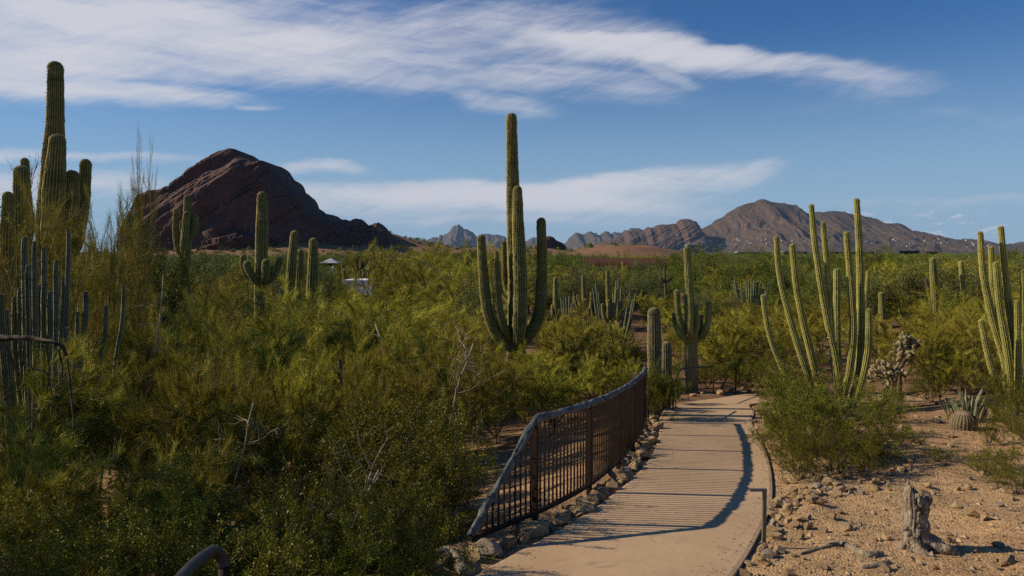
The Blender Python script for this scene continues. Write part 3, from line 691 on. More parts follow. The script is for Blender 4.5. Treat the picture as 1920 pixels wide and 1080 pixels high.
cactus('organ_pipe_cactus', 'tall sunlit organ pipe cactus with leaning stems beside the path', 'cactus', 17,
    [[(1578, 755, 12), (1590, 706, 14), (1600, 625, 14), (1595, 531, 13), (1587, 434, 11)],
     [(1490, 745, 8), (1465, 686, 11), (1441, 621, 10), (1430, 552, 9)], [(1530, 750, 9, .2), (1508, 682, 13, .2), (1488, 621, 12, .2), (1463, 523, 11, .2), (1455, 442, 10, .2)],
     [(1540, 750, 9, .4), (1520, 661, 13, .4), (1496, 555, 12, .4), (1485, 457, 10, .4)], [(1577, 755, 10, -.2), (1569, 682, 14, -.2), (1549, 588, 13, -.2), (1530, 470, 12, -.2), (1521, 383, 10, -.2)],
     [(1570, 755, 9, .3), (1563, 680, 11, .3), (1557, 572, 10, .3), (1551, 502, 10, .3), (1543, 415, 9, .3)], [(1576, 750, 10, .7), (1570, 645, 13, .7), (1569, 503, 12, .7)],
     [(1596, 752, 11, .35), (1612, 686, 16, .35), (1614, 604, 16, .35), (1612, 482, 13, .35), (1606, 372, 11, .35)], [(1603, 762, 10, -.1), (1626, 665, 15, -.1), (1628, 577, 12, -.1)], [(1605, 700, 6, .8), (1620, 600, 8, .8), (1628, 506, 7, .8)]],
    OP, 700, 13, woody=0, part=('stem', 'stem'), depth=0.20)
cactus('organ_pipe_cactus', 'sunlit organ pipe cactus cut by the right edge of the picture', 'cactus', 15.2,
    [[(1893, 720, 12), (1880, 661, 14), (1862, 600, 14), (1844, 514, 12), (1838, 434, 10)], [(1885, 720, 8, .4), (1874, 630, 10, .4), (1862, 543, 10, .4), (1858, 462, 9, .4)],
     [(1895, 720, 10, -.1), (1886, 645, 13, -.1), (1874, 576, 12, -.1), (1866, 491, 10, -.1)], [(1908, 720, 10), (1905, 665, 13), (1895, 596, 13), (1885, 514, 12), (1876, 424, 10)],
     [(1908, 740, 10, -.2), (1909, 680, 13, -.2), (1906, 562, 11, -.2)], [(1875, 730, 9, -.2), (1862, 700, 12, -.2), (1848, 645, 11, -.2), (1839, 599, 10, -.2)], [(1915, 720, 9, .3), (1919, 608, 10, .3), (1917, 503, 9, .3)]],
    OP, 690, 13, woody=0, part=('stem', 'stem'), depth=0.20)
cactus('saguaro_cactus', 'short saguaro column right of the tall organ pipe, above the pale cholla', 'cactus', 25, [[(1654, 640, 13), (1654, 590, 13), (1652, 547, 11)]], SG, 598, 13, woody=0)
cactus('saguaro_cactus', 'armless saguaro column on the right rising out of the trees under the dark scoreboards', 'cactus', 36, [[(1754, 600, 14), (1752, 540, 14), (1748, 483, 11)]], SG, 552, 13, woody=0, step=0.1)
cactus('saguaro_cactus', 'yellow spiny cactus column just left of the right edge organ pipe', 'cactus', 36, [[(1809, 590, 9), (1806, 540, 9), (1801, 489, 9)]], OP, 535, 12, woody=0, step=0.1)
cactus('cactus_post', 'thin dead brown cactus post leaning left of a green saguaro column', 'dead cactus', 33, [[(1747, 600, 5), (1742, 555, 5), (1736, 522, 5)]], M['deadcactus'], 556, 8, woody=0, step=0.1)
cactus('cactus_post', 'thin dead cactus post with two stub arms below the rusty culvert pipe', 'dead cactus', 50, [[(1249, 560, 5), (1247, 530, 5), (1246, 501, 4)], [(1247, 532, 3), (1240, 524, 4), (1239, 519, 3)], [(1247, 532, 3), (1256, 525, 3), (1260, 521, 3)]], M['deadcactus'], 532, 8, woody=0, step=0.12)
# blue green candelabra clump at the left edge
bl = [(56, 495, 15), (47, 444, 11), (65, 453, 9), (82, 465, 9), (75, 533, 12), (84, 530, 11), (106, 488, 9), (127, 430, 8), (28, 556, 12), (38, 540, 9), (2, 551, 13), (160, 546, 10), (200, 574, 8), (231, 537, 7), (12, 580, 12), (95, 545, 11), (118, 520, 8), (146, 585, 8)]
rr = random.Random(4)
cactus('candelabra_cactus', 'clump of blue green ribbed columns at the left edge below the saguaros', 'cactus', 11,
    [[(x + (70 - x) * 0.10, 690, w * 0.9, (dz := rr.uniform(-.6, .9))), (x + (70 - x) * 0.02, (y + 690) / 2, w * 1.05, dz), (x + rr.uniform(-2, 2), y + 25, w, dz), (x, y, w * 0.8, dz)] for x, y, w in bl],
    M['blue'], 590, 6, woody=0, part=('stem', 'stem'), depth=0.34)
# far columns among the bushes
FAR = [(645, 503, 545, 6, 85), (638, 530, 545, 4, 85), (681, 505, 528, 4, 90), (690, 495, 530, 4, 95), (694, 478, 520, 4, 95), (701, 470, 522, 5, 95), (703, 484, 522, 4, 95), (711, 485, 520, 4, 100), (662, 500, 528, 4, 95),
       (642, 486, 505, 4, 100), (646, 485, 505, 4, 100), (676, 487, 515, 4, 100), (685, 486, 515, 4, 100), (723, 490, 502, 4, 105), (730, 488, 505, 4, 105), (748, 480, 503, 5, 105), (754, 506, 540, 8, 70), (666, 502, 530, 4, 92), (1300, 500, 520, 5, 80)]
cols = None
for x, y, yb, w, d in FAR:
    lab = 'small distant saguaro column in the cactus stand between the white roofs and the butte'
    if x == 754: lab = 'short distant saguaro column standing in front of the right hand white roof'
    if x == 1300: lab = 'small distant saguaro column behind the saguaro with raised arms'
    cactus('saguaro_cactus', lab, 'cactus', d, [[(x + rr.uniform(-1, 1), yb + 15, w), (x, (y + yb) / 2, w), (x, y, w * 0.85)]], SG, yb - 6, 8, woody=0, group='distant saguaro columns' if x not in (754, 1300) else None, step=0.3)
# thin stemmed organ pipe clumps in the middle distance
def thin_clump(label, d, tops, base, w, vis):
    cactus('organ_pipe_cactus', label, 'cactus', d, [[(base[0] + (x - base[0]) * 0.45, base[1], w, (dz := rr.uniform(-.5, .5))), (base[0] + (x - base[0]) * 0.8, (y + base[1]) / 2, w, dz), (x, y, w * 0.8, dz)] for x, y in tops], M['blue'], vis, 8, woody=0, part=('stem', 'stem'), step=0.12)
thin_clump('grey green organ pipe clump of thin stems left of the ringed saguaro', 42, [(1052 + 5 * i + rr.uniform(-1, 1), 548 + rr.uniform(0, 22)) for i in range(8)], (1068, 610), 4, 575)
thin_clump('wide clump of thin grey stems behind the many armed saguaro', 38, [(1112, 540), (1117, 530), (1122, 548), (1156, 525), (1160, 520), (1165, 540), (1172, 548), (1178, 555), (1182, 545), (1187, 560), (1108, 575), (1192, 550), (1150, 548), (1100, 580)], (1150, 650), 4, 600)
thin_clump('row of thin grey organ pipe stems left of the tall sunlit organ pipe', 44, [(1374 + 5.2 * i + rr.uniform(-1.5, 1.5), 528 + rr.uniform(-6, 18) + 0.3 * abs(i - 6)) for i in range(14)], (1408, 600), 4, 560)

# ------------------------------------------------------------------ plants
def grow(rng, p, d, L, n, wander, up):
    """wandering branch"""
    P = [np.array(p, float)]; d = np.array(d, float); d /= np.linalg.norm(d)
    for _ in range(n):
        d = d + rng.normal(0, wander, 3) + np.array((0, 0, up)); d /= np.linalg.norm(d)
        P.append(P[-1] + d * L / n)
    return np.array(P), d
def slivers(P, D, L, w, rng):
    """thin twigs: triangles from P along D"""
    m = len(P); D = D / (np.linalg.norm(D, axis=1)[:, None] + 1e-9)
    s = np.cross(D, rng.normal(0, 1, (m, 3))); s /= np.linalg.norm(s, axis=1)[:, None] + 1e-9
    return np.stack([P - s * w[:, None] / 2, P + s * w[:, None] / 2, P + D * L[:, None]], 1).reshape(-1, 3)
def leaves(P, D, L, w, rng):
    """folded rhomb leaves: two triangles each"""
    m = len(P); D = D / (np.linalg.norm(D, axis=1)[:, None] + 1e-9)
    s = np.cross(D, rng.normal(0, 1, (m, 3))); s /= np.linalg.norm(s, axis=1)[:, None] + 1e-9
    a, b = P, P + D * L[:, None]; c = P + D * (L * 0.5)[:, None]
    return np.stack([a, c - s * w[:, None] / 2, b, c + s * w[:, None] / 2], 1).reshape(-1, 3)
def along(rng, curves, m, lo=0.3):
    """random points and directions on a list of curves"""
    idx = rng.integers(0, len(curves), m); t = lo + (1 - lo) * rng.random(m) ** 0.8
    P = np.zeros((m, 3)); D = np.zeros((m, 3))
    for i, C in enumerate(curves):
        q = np.where(idx == i)[0]
        if len(q) == 0: continue
        s = t[q] * (len(C) - 1); k = np.minimum(s.astype(int), len(C) - 2); f = (s - k)[:, None]
        P[q] = C[k] * (1 - f) + C[k + 1] * f; D[q] = C[k + 1] - C[k]
    D /= np.linalg.norm(D, axis=1)[:, None] + 1e-9
    return P, D, idx
def plant(kind, name, seed, H, R, n_main, n_sub, n_ter, n_twig, tw_len, tw_w, n_leaf, leaf, fol, bark, tilt=(0.3, 0.9), up=0.05, trunk=0.0, stiff=0.16, r0=0.05, lo=0.35, droop=0.0):
    """branching plant: wood mesh (trunk) and foliage mesh (crown), returns the pair of meshes"""
    rng = np.random.default_rng(seed)
    wood = Geo(); mains = []; subs = []; ters = []
    base0 = np.zeros(3)
    if trunk:
        P, _ = grow(rng, (0, 0, -0.1), (rng.normal(0, .1), rng.normal(0, .1), 1), trunk + 0.1, 5, 0.08, 0.1)
        wood.tube(P, np.linspace(r0 * 1.5, r0 * 1.05, len(P)), 7); base0 = P[-1]
    for i in range(n_main):
        a = 2 * math.pi * (i + rng.random() * 0.8) / n_main; tl = rng.uniform(*tilt)
        L = (H - trunk) * rng.uniform(0.75, 1.05) / max(0.55, math.cos(tl) + 0.25)
        P, d = grow(rng, base0 + np.array((math.cos(a), math.sin(a), 0)) * r0 * (0.3 if trunk else 1.5) - (0 if trunk else np.array((0, 0, .08))),
                    (math.sin(tl) * math.cos(a) * R / H * 1.8, math.sin(tl) * math.sin(a) * R / H * 1.8, math.cos(tl)), L, 10, stiff * 0.6, up)
        wood.tube(P, np.linspace(r0, r0 * 0.25, len(P)), 6, rng.random()); mains.append(P)
    for P in mains:
        for _ in range(n_sub):
            t = rng.uniform(0.25, 0.98); s = t * (len(P) - 1); k = min(int(s), len(P) - 2)
            p = P[k] + (P[k + 1] - P[k]) * (s - k); d = P[k + 1] - P[k]; d /= np.linalg.norm(d)
            d = d + rng.normal(0, 0.75, 3); d[2] = abs(d[2]) * 0.7 + 0.15
            C, _ = grow(rng, p, d, H * rng.uniform(0.22, 0.42) * (1.1 - 0.4 * t), 7, stiff, up)
            wood.tube(C, np.linspace(r0 * 0.38, r0 * 0.12, len(C)), 4, rng.random(), False); subs.append(C)
    for P in subs:
        for _ in range(n_ter):
            t = rng.uniform(0.2, 1.0); s = t * (len(P) - 1); k = min(int(s), len(P) - 2)
            p = P[k] + (P[k + 1] - P[k]) * (s - k); d = P[k + 1] - P[k]; d /= np.linalg.norm(d)
            C, _ = grow(rng, p, d + rng.normal(0, 0.7, 3) + np.array((0, 0, -droop)), H * rng.uniform(0.10, 0.22), 5, stiff * 1.2, up * 0.5 - droop * 0.3)
            wood.tube(C, np.linspace(r0 * 0.14, r0 * 0.05, len(C)), 3, rng.random(), False); ters.append(C)
    wood_me = wood.mesh(name + '_wood', bark)
    FV, FT, FA, n = [], [], [], 0
    curves = ters + subs[::2]
    hue = rng.random(len(curves)) * 0.75
    if n_twig:
        P, D, ix = along(rng, curves, n_twig, 0.15)
        d = D + rng.normal(0, 0.36, (n_twig, 3)) + np.array((-0.06, 0, 0.26 - droop))
        L = tw_len * rng.uniform(0.4, 1.2, n_twig); w = tw_w * rng.uniform(0.6, 1.3, n_twig)
        V = slivers(P, d, L, w, rng); FV.append(V); FT.append(np.arange(len(V)).reshape(-1, 3))
        a = np.clip(hue[ix] + rng.normal(0, 0.12, n_twig), 0, 1); a = np.where(rng.random(n_twig) < 0.08, 0.95, a); FA.append(np.repeat(a, 3)); n = len(V)
        # needles set on the twigs
        q = rng.integers(0, n_twig, n_twig * 2); dn = d[q] / np.linalg.norm(d[q], axis=1)[:, None]
        p2 = P[q] + dn * (L[q] * rng.random(len(q)))[:, None]
        V = slivers(p2, dn + rng.normal(0, 0.6, (len(q), 3)), tw_len * 0.35 * rng.uniform(0.4, 1.2, len(q)), np.full(len(q), tw_w * 0.8), rng)
        FV.append(V); FT.append(np.arange(len(V)).reshape(-1, 3) + n); FA.append(np.repeat(a[q], 3)); n += len(V)
    if n_leaf:
        P, D, ix = along(rng, curves, n_leaf, lo)
        d = D * 0.6 + rng.normal(0, 0.7, (n_leaf, 3))
        P = P + rng.normal(0, leaf[0] * leaf[2], (n_leaf, 3))
        V = leaves(P, d, leaf[0] * rng.uniform(0.6, 1.3, n_leaf), leaf[1] * rng.uniform(0.6, 1.3, n_leaf), rng)
        i = np.arange(0, len(V), 4)[:, None]; FV.append(V); FT.append(np.vstack([i + np.array((0, 1, 2)), i + np.array((0, 2, 3))]) + n)
        a = np.clip(hue[ix] + rng.normal(0, 0.15, n_leaf), 0, 1); a = np.where(rng.random(n_leaf) < 0.05, 0.95, a); FA.append(np.repeat(a, 4))
    fol_me = mesh(name + '_foliage', np.vstack(FV), np.vstack(FT), fol, False, {'tint': np.concatenate(FA)})
    return wood_me, fol_me
PROTO = {}
def proto(kind, meshes): PROTO.setdefault(kind, []).append(meshes)
for s in range(4):
    proto('palo', plant('palo', 'palo_verde', 100 + s, 3.6, 2.4, 6, 10, 4, 22000, 0.32, 0.0085, 9000, (0.030, 0.010, 0.8), M['palo'], M['bark_green'], (0.25, 1.0), 0.03, 0.25, 0.17, 0.045))
for s in range(2):
    proto('wispy', plant('palo', 'palo_verde', 140 + s, 5.0, 2.2, 4, 9, 6, 9000, 0.30, 0.0075, 1500, (0.03, 0.008, 1.0), M['palo'], M['bark_green'], (0.1, 0.55), 0.06, 0.4, 0.13, 0.05))
for s in range(3):
    proto('creosote', plant('creosote', 'creosote', 200 + s, 1.7, 1.35, 13, 6, 4, 2500, 0.12, 0.005, 32000, (0.024, 0.012, 1.0), M['creosote'], M['bark_dark'], (0.15, 1.0), 0.03, 0.0, 0.15, 0.014, 0.3))
for s in range(3):
    proto('mesquite', plant('mesquite', 'mesquite', 300 + s, 4.4, 3.0, 6, 11, 6, 3000, 0.3, 0.012, 42000, (0.075, 0.034, 1.6), M['mesquite'], M['bark_dark'], (0.3, 1.05), 0.02, 0.5, 0.18, 0.08, 0.2))
for s in range(2):
    proto('ironwood', plant('ironwood', 'ironwood', 400 + s, 4.6, 2.8, 6, 11, 6, 2000, 0.25, 0.012, 36000, (0.085, 0.036, 1.8), M['ironwood'], M['bark_dark'], (0.25, 0.95), 0.03, 0.6, 0.17, 0.09, 0.2))
SIZE = {'palo': (3.6, 2.4), 'wispy': (5.0, 2.2), 'creosote': (1.7, 1.35), 'mesquite': (4.4, 3.0), 'ironwood': (4.6, 2.8)}
NAMES = {'palo': 'palo_verde_tree', 'wispy': 'palo_verde_tree', 'creosote': 'creosote_bush', 'mesquite': 'mesquite_tree', 'ironwood': 'ironwood_tree'}
CATS = {'palo': 'tree', 'wispy': 'tree', 'creosote': 'bush', 'mesquite': 'tree', 'ironwood': 'tree'}
for k in list(SIZE):                                     # measured, so that a wanted height is met
    hs = []
    for wm, fm in PROTO[k]:
        co = np.empty(len(fm.vertices) * 3, np.float32); fm.vertices.foreach_get('co', co); co = co.reshape(-1, 3)
        hs.append((float(np.percentile(co[:, 2], 99)), float(np.percentile(np.hypot(co[:, 0], co[:, 1]), 93))))
    SIZE[k] = (np.mean([h for h, _ in hs]), np.mean([r for _, r in hs]))
    print('size', k, SIZE[k])
prng = random.Random(77)
PLACED = []
def put_plant(kind, x, y, h, label, group=None, wide=1.0, var=None, base=None):
    ms = PROTO[kind]; wm, fm = ms[prng.randrange(len(ms)) if var is None else var % len(ms)]
    s = h / SIZE[kind][0]; z = ground(x, y) if base is None else base
    t = thing(NAMES[kind], label, CATS[kind], (x, y, z), prng.uniform(0, 6.28), group)
    t.scale = (s * wide, s * wide, s)
    creo = kind == 'creosote'
    obj('stems' if creo else 'trunk', wm, t); obj('foliage' if creo else 'crown', fm, t)
    PLACED.append((x, y, SIZE[kind][1] * s * wide))
    return t
def plant_px(kind, px, top, d, label, group=None, wide=1.0, var=None, hmax=9):
    """plant at distance d whose top stands at pixel row top"""
    p = at(px, top, d); g = ground(p.x, d)
    return put_plant(kind, p.x, d, min(hmax, max(0.22, p.z - g)), label, group, wide, var)

# near plants, one by one
G_L = 'fine twigged palo verdes of the left thicket'
L_L = 'fine twigged olive palo verde in the dense thicket left of the fence'
for kind, px, top, d, wide in [
    ('palo', -60, 690, 7.5, 1.0), ('palo', 340, 640, 9.0, 0.75), ('palo', 40, 850, 5.2, .9), ('palo', 200, 790, 6.0, 0.8),
    ('palo', 300, 590, 13.5, .8), ('palo', 130, 610, 13, .7), ('palo', 420, 590, 15.5, .9), ('palo', 600, 585, 14.5, .85), ('palo', 745, 575, 15.5, .9),
    ('palo', 830, 640, 12.5, .75), ('palo', 655, 720, 10.2, .6), ('palo', 860, 610, 17.5, .8), ('palo', 930, 665, 16.5, .8), ('palo', 1040, 650, 17, .8), ('palo', 565, 580, 19, .8), ('palo', 700, 545, 22, 1.1), ('palo', 820, 520, 26, 1.1), ('palo', 400, 575, 20, .75), ('palo', 190, 500, 20, .6), ('palo', 1080, 600, 25, 1.0), ('palo', 990, 665, 19.5, .8), ('palo', 1140, 668, 20.5, .8), ('palo', 195, 445, 25, .55)]:
    plant_px(kind, px, top, d, L_L, G_L, wide)
plant_px('wispy', 190, 345, 15.0, 'tall wispy palo verde with bare upper twigs beside the tallest saguaro', None, .38, 0)
plant_px('wispy', 245, 318, 16.5, 'wispy palo verde sapling whose thin top stands against the sky left of the butte', None, .16, 1)
plant_px('wispy', 120, 385, 13.5, 'loose palo verde covering the foot of the tallest saguaro', None, .6, 1)
plant_px('wispy', 870, 452, 36, 'tall yellow green palo verde left of the giant central saguaro', None, 1.35, 0)
plant_px('wispy', 950, 470, 48, 'palo verde with a thin top behind the giant central saguaro', None, 1.2, 1)
for px, top, d, wide in [(640, 765, 7.8, .9), (745, 770, 7.9, .85), (400, 915, 5.4, .8), (570, 900, 5.4, .9), (700, 880, 5.7, .85), (330, 950, 4.6, 1.0), (480, 1000, 4.1, .9), (630, 1000, 4.5, .9), (150, 990, 4.2, 1.0), (735, 1000, 5.0, .6), (700, 730, 9.4, .7), (20, 990, 3.9, 1), (808, 830, 8.3, .55), (780, 950, 6.2, .5)]:
    plant_px('creosote', px, top, d, 'bright leaved creosote bush in the thicket left of the fence', 'creosote bushes of the left thicket', wide)
for px, top, d, wide, lab in [
    (1510, 695, 12.4, 1.2, 'largest creosote bush, sprawling at the foot of the tall organ pipe'), (1482, 725, 13.8, 0.75, 'creosote bush leaning over the right edge of the path below the tall organ pipe'),
    (1625, 790, 11.0, 1.0, 'creosote bush with bare twigs on the bank, right of the largest one'), (1490, 795, 10.5, .75, 'low creosote bush hanging onto the path above the path light'),
    (1472, 668, 18.6, .7, 'dark creosote bush at the right of the far path end'), (1500, 690, 16.5, 1.0, 'creosote bush hiding the foot of the leaning organ pipe stems'),
    (1668, 722, 14.8, .8, 'small rounded creosote bush below the pale cholla'), (1905, 690, 13.6, .9, 'green bush at the foot of the right edge organ pipe'),
    (1945, 760, 11.5, .9, 'green bush cut by the right edge behind the barrel cactus'), (1856, 788, 12.3, .5, 'low green bush partly covering the barrel cactus'),
    (1745, 660, 18.0, .6, 'grey green bush right of the pale cholla'), (1565, 790, 10.4, 1.15, 'low dense creosote bush at the front of the bank clump'), (1500, 830, 9.9, .7, 'low creosote bush at the near left corner of the bank clump'), (1620, 830, 10.1, .7, 'low creosote bush at the near right corner of the bank clump'), (1540, 745, 11.9, 1.3, 'dense creosote bush in the middle of the bank clump'), 
    (1655, 745, 13.6, .6, 'creosote bush just right of the organ pipe foot'), (1455, 630, 20.6, 1.0, 'tall creosote bush behind the right edge of the far path'), (1230, 688, 15.6, .55, 'small dark bush at the foot of the stout cactus column'), (1190, 700, 16.6, .8, 'dark bush behind the far end of the fence'),
    (1262, 716, 19.4, .35, 'low bush between the two thin bent handrails'), (1326, 690, 22.4, .9, 'dark bush left of the slanting handrail end'), (1395, 665, 22.5, 1.0, 'dark bush right of the slanting handrail end')]:
    plant_px('creosote', px, top, d, lab, None, wide)
for px, top, d, wide, lab in [(1760, 600, 20.5, 1.1, 'feathery palo verde behind the agave on the right'), (1830, 590, 19, .9, 'dark palo verde between the agave and the right edge organ pipe'), (1370, 630, 24.5, 1.0, 'dark palo verde closing the far end of the path'),
                              (1345, 605, 27, 1.0, 'palo verde behind the saguaro with raised arms'), (1700, 585, 23, 1.1, 'bright feathery palo verde behind the pale cholla'), (1790, 560, 26, 1.2, 'wide feathery palo verde left of the right edge organ pipe'),
                              (1900, 545, 24, 1.2, 'palo verde behind the right edge organ pipe'), (1765, 630, 17.5, .55, 'low palo verde shading the reddish bank behind the agave'), (1820, 640, 16.6, .9, 'dark low palo verde just behind the agave'), (1620, 600, 29, 1.1, 'palo verde seen between the organ pipe stems'), (1470, 590, 30, 1.1, 'palo verde left of the leaning organ pipe stems'), (1540, 560, 33, 1.2, 'palo verde far behind the organ pipe'), (1212, 676, 22.5, .7, 'palo verde behind the stout cactus column at the fence end')]:
    plant_px('palo', px, top, d, lab, None, wide)

for x, y, h in [(-3.6, 8.8, 2.5), (-3.2, 10.8, 2.6), (-2.6, 12.6, 2.4), (-2.0, 14.4, 2.4)]:
    put_plant('palo', x, y, h, L_L, G_L, .7)
fr = random.Random(41)
for i in range(26):
    px = 1040 + 34 * i + fr.uniform(-14, 14); top = fr.uniform(471, 483) if px < 1680 or px > 1765 else 486
    if 1090 < px < 1262: top = 489
    plant_px('mesquite' if fr.random() < .7 else 'ironwood', px, top, fr.uniform(95, 170), 'large dark crowned tree on the uneven far tree line below the mountains', 'trees of the far tree line', fr.uniform(.7, 1.1))
# unseen trees added left of the frame to throw shade on the near thicket
for x, y, h in [(-9.5, 3.5, 5.6), (-11.0, 6.0, 5.8), (-8.6, 1.2, 5.0)]:
    put_plant('mesquite', x, y, h, 'tall unseen mesquite added outside the left edge of the view to shade the near thicket', 'added shade mesquites left of the view')
for px, top, d in [(1872, 862, 9.6), (1906, 880, 9.0), (1893, 838, 10.3), (1760, 838, 11.2), (1700, 800, 12.2), (1842, 846, 10.4)]:
    plant_px('creosote', px, top, d, 'small green weed sprouting from the bare bank on the right', 'small weeds on the right bank', 1.0)
# the valley: trees drawn at random, kept off whatever the photograph leaves open
def blocked(px, top, half, d):
    for x0, y0, x1, y1, dk in KEEP:
        if dk > d - 1 and px + half * 0.85 > x0 and px - half * 0.85 < x1 and top < y1: return True
    return False
KEEP += [(650, 524, 682, 531, 62), (756, 532, 778, 537, 62), (603, 482, 630, 493, 108), (619, 496, 628, 503, 100), (1110, 483, 1256, 500, 118), (1600, 700, 1780, 1080, 30), (1640, 605, 1700, 690, 19),
         (1440, 640, 1520, 690, 26), (1000, 440, 1280, 470, 380), (500, 430, 800, 470, 500), (1285, 455, 1320, 464, 500), (1680, 466, 1765, 484, 800), (1770, 478, 1830, 484, 800), (1380, 470, 1515, 478, 800)]
LINE = [(0, 500), (240, 478), (420, 478), (600, 476), (760, 466), (900, 470), (1050, 474), (1280, 478), (1400, 482), (1600, 484), (1760, 484), (1920, 474)]   # highest row the crowns reach
lx = [p[0] for p in LINE]; ly = [p[1] for p in LINE]
for kind, px, top, d, wide, lab in [
    ('mesquite', 225, 470, 24, .55, 'dark rounded mesquite with a black hollow below the foot of the butte'), ('mesquite', 612, 512, 46, .5, 'bright green rounded mesquite right of the three saguaro columns'), ('palo', 425, 520, 37, .7, 'yellow green palo verde left of the stubby armed saguaro'),
    ('ironwood', 1105, 496, 62, 1.0, 'grey green ironwood in front of the left part of the rusty pipe'), ('mesquite', 1190, 502, 70, .9, 'dark mesquite just below the rusty pipe'), ('mesquite', 1345, 484, 64, 1.0, 'broad mesquite right of the tip of the saguaro with raised arms'),
    ('mesquite', 1430, 488, 72, 1.0, 'rounded mesquite left of the leaning organ pipe tips'), ('mesquite', 1668, 486, 58, 1.1, 'big dark mesquite right of the tallest organ pipe stem'), ('mesquite', 1560, 490, 66, 1.0, 'mesquite seen between the tall organ pipe stems'), ('mesquite', 1725, 500, 62, .9, 'dark mesquite below the larger scoreboard'),
    ('palo', 1890, 478, 44, 1.0, 'tall palo verde behind the tips of the right edge organ pipe'), ('mesquite', 1790, 500, 50, .9, 'mesquite right of the column below the scoreboards'), ('palo', 760, 468, 44, 1.0, 'rounded palo verde in front of the reddish slope left of centre'), ('palo', 830, 460, 50, 1.0, 'palo verde under the far blue peak'),
    ('palo', 1390, 575, 24.5, .8, 'tall dark palo verde shading the far end of the path'), ('palo', 1330, 600, 25.5, .7, 'palo verde just right of the saguaro with raised arms'), ('palo', 1255, 662, 24.0, .5, 'dark palo verde left of the saguaro with raised arms'), ('mesquite', 1312, 665, 23.4, .6, 'low dark mesquite just behind the saguaro with raised arms'), ('mesquite', 1352, 680, 23.2, .6, 'low dark mesquite behind the slanting handrail end'), ('mesquite', 1236, 690, 15.7, .5, 'low dark bush hiding the foot of the stout cactus column'), ('mesquite', 1268, 700, 18.4, .45, 'low dark bush left of the thin bent handrail'), ('mesquite', 1205, 690, 17.4, .6, 'low dark bush behind the end post of the fence'), ('mesquite', 1385, 680, 22.6, .7, 'low dark mesquite where the path turns out of sight'), ('palo', 1070, 575, 29, .9, 'palo verde right of the foot of the giant central saguaro'), ('mesquite', 1150, 672, 23, .6, 'low dark mesquite left of the stout cactus column')]:
    plant_px(kind, px, top, d, lab, None, wide)
count = {}
rnd = random.Random(2024)
def scatter(n, tall):
    tries = made = 0
    while tries < 9000 and made < n:
        tries += 1
        d = 18 + 132 * rnd.random() ** (1.25 if tall else 1.5)
        px = rnd.uniform(-120, 2040)
        kind = rnd.choices(['palo', 'mesquite', 'ironwood'], ([5, 4, 2] if d < 60 else [3, 6, 3]) if tall else [6, 4, 2])[0]
        h = rnd.uniform(3.6, 5.6) if tall and d < 36 else rnd.uniform(4.2, 7.0) if tall else rnd.uniform(1.5, 3.0)
        x = (px - 960) / F * d
        if poly_dist(np.array([x]), np.array([d]))[0] < 2.2: continue
        if d < 19 and px > 1240: continue
        if d < 24 and 1180 < px < 1480: continue
        R = SIZE[kind][1] * h / SIZE[kind][0]
        if any((x - a) ** 2 + (d - b) ** 2 < ((0.66 if tall else 0.52) * (R + c)) ** 2 for a, b, c in PLACED): continue
        g = ground(x, d); top = to_px((x, d, g + h))[1]; half = R / d * F
        lim = np.interp(px, lx, ly) + rnd.uniform(-3, 14) * (d < 90)
        while h > (3.0 if tall else 1.4) and (top < lim or blocked(px, top, half, d)):
            h *= 0.92; R *= 0.93; top = to_px((x, d, g + h))[1]; half = R / d * F
        if top < lim or blocked(px, top, half, d): continue
        made += 1; count[kind] = count.get(kind, 0) + 1
        near = 'nearer' if d < 60 else 'farther'; sz = 'tall' if tall else 'low'
        lab = {'palo': f'{sz} feathery yellow green palo verde among the {near} trees of the valley', 'mesquite': f'{sz} dark green spreading mesquite among the {near} trees of the valley', 'ironwood': f'{sz} grey green rounded ironwood among the {near} trees of the valley'}[kind]
        put_plant(kind, x, d, h, lab, f'{sz} ' + {'palo': 'palo verdes', 'mesquite': 'mesquites', 'ironwood': 'ironwoods'}[kind] + f' of the {near} valley', max(1.0, R * SIZE[kind][0] / h / SIZE[kind][1]))
    return made, tries
print(scatter(210, True), scatter(230, False))
print('valley trees', count)

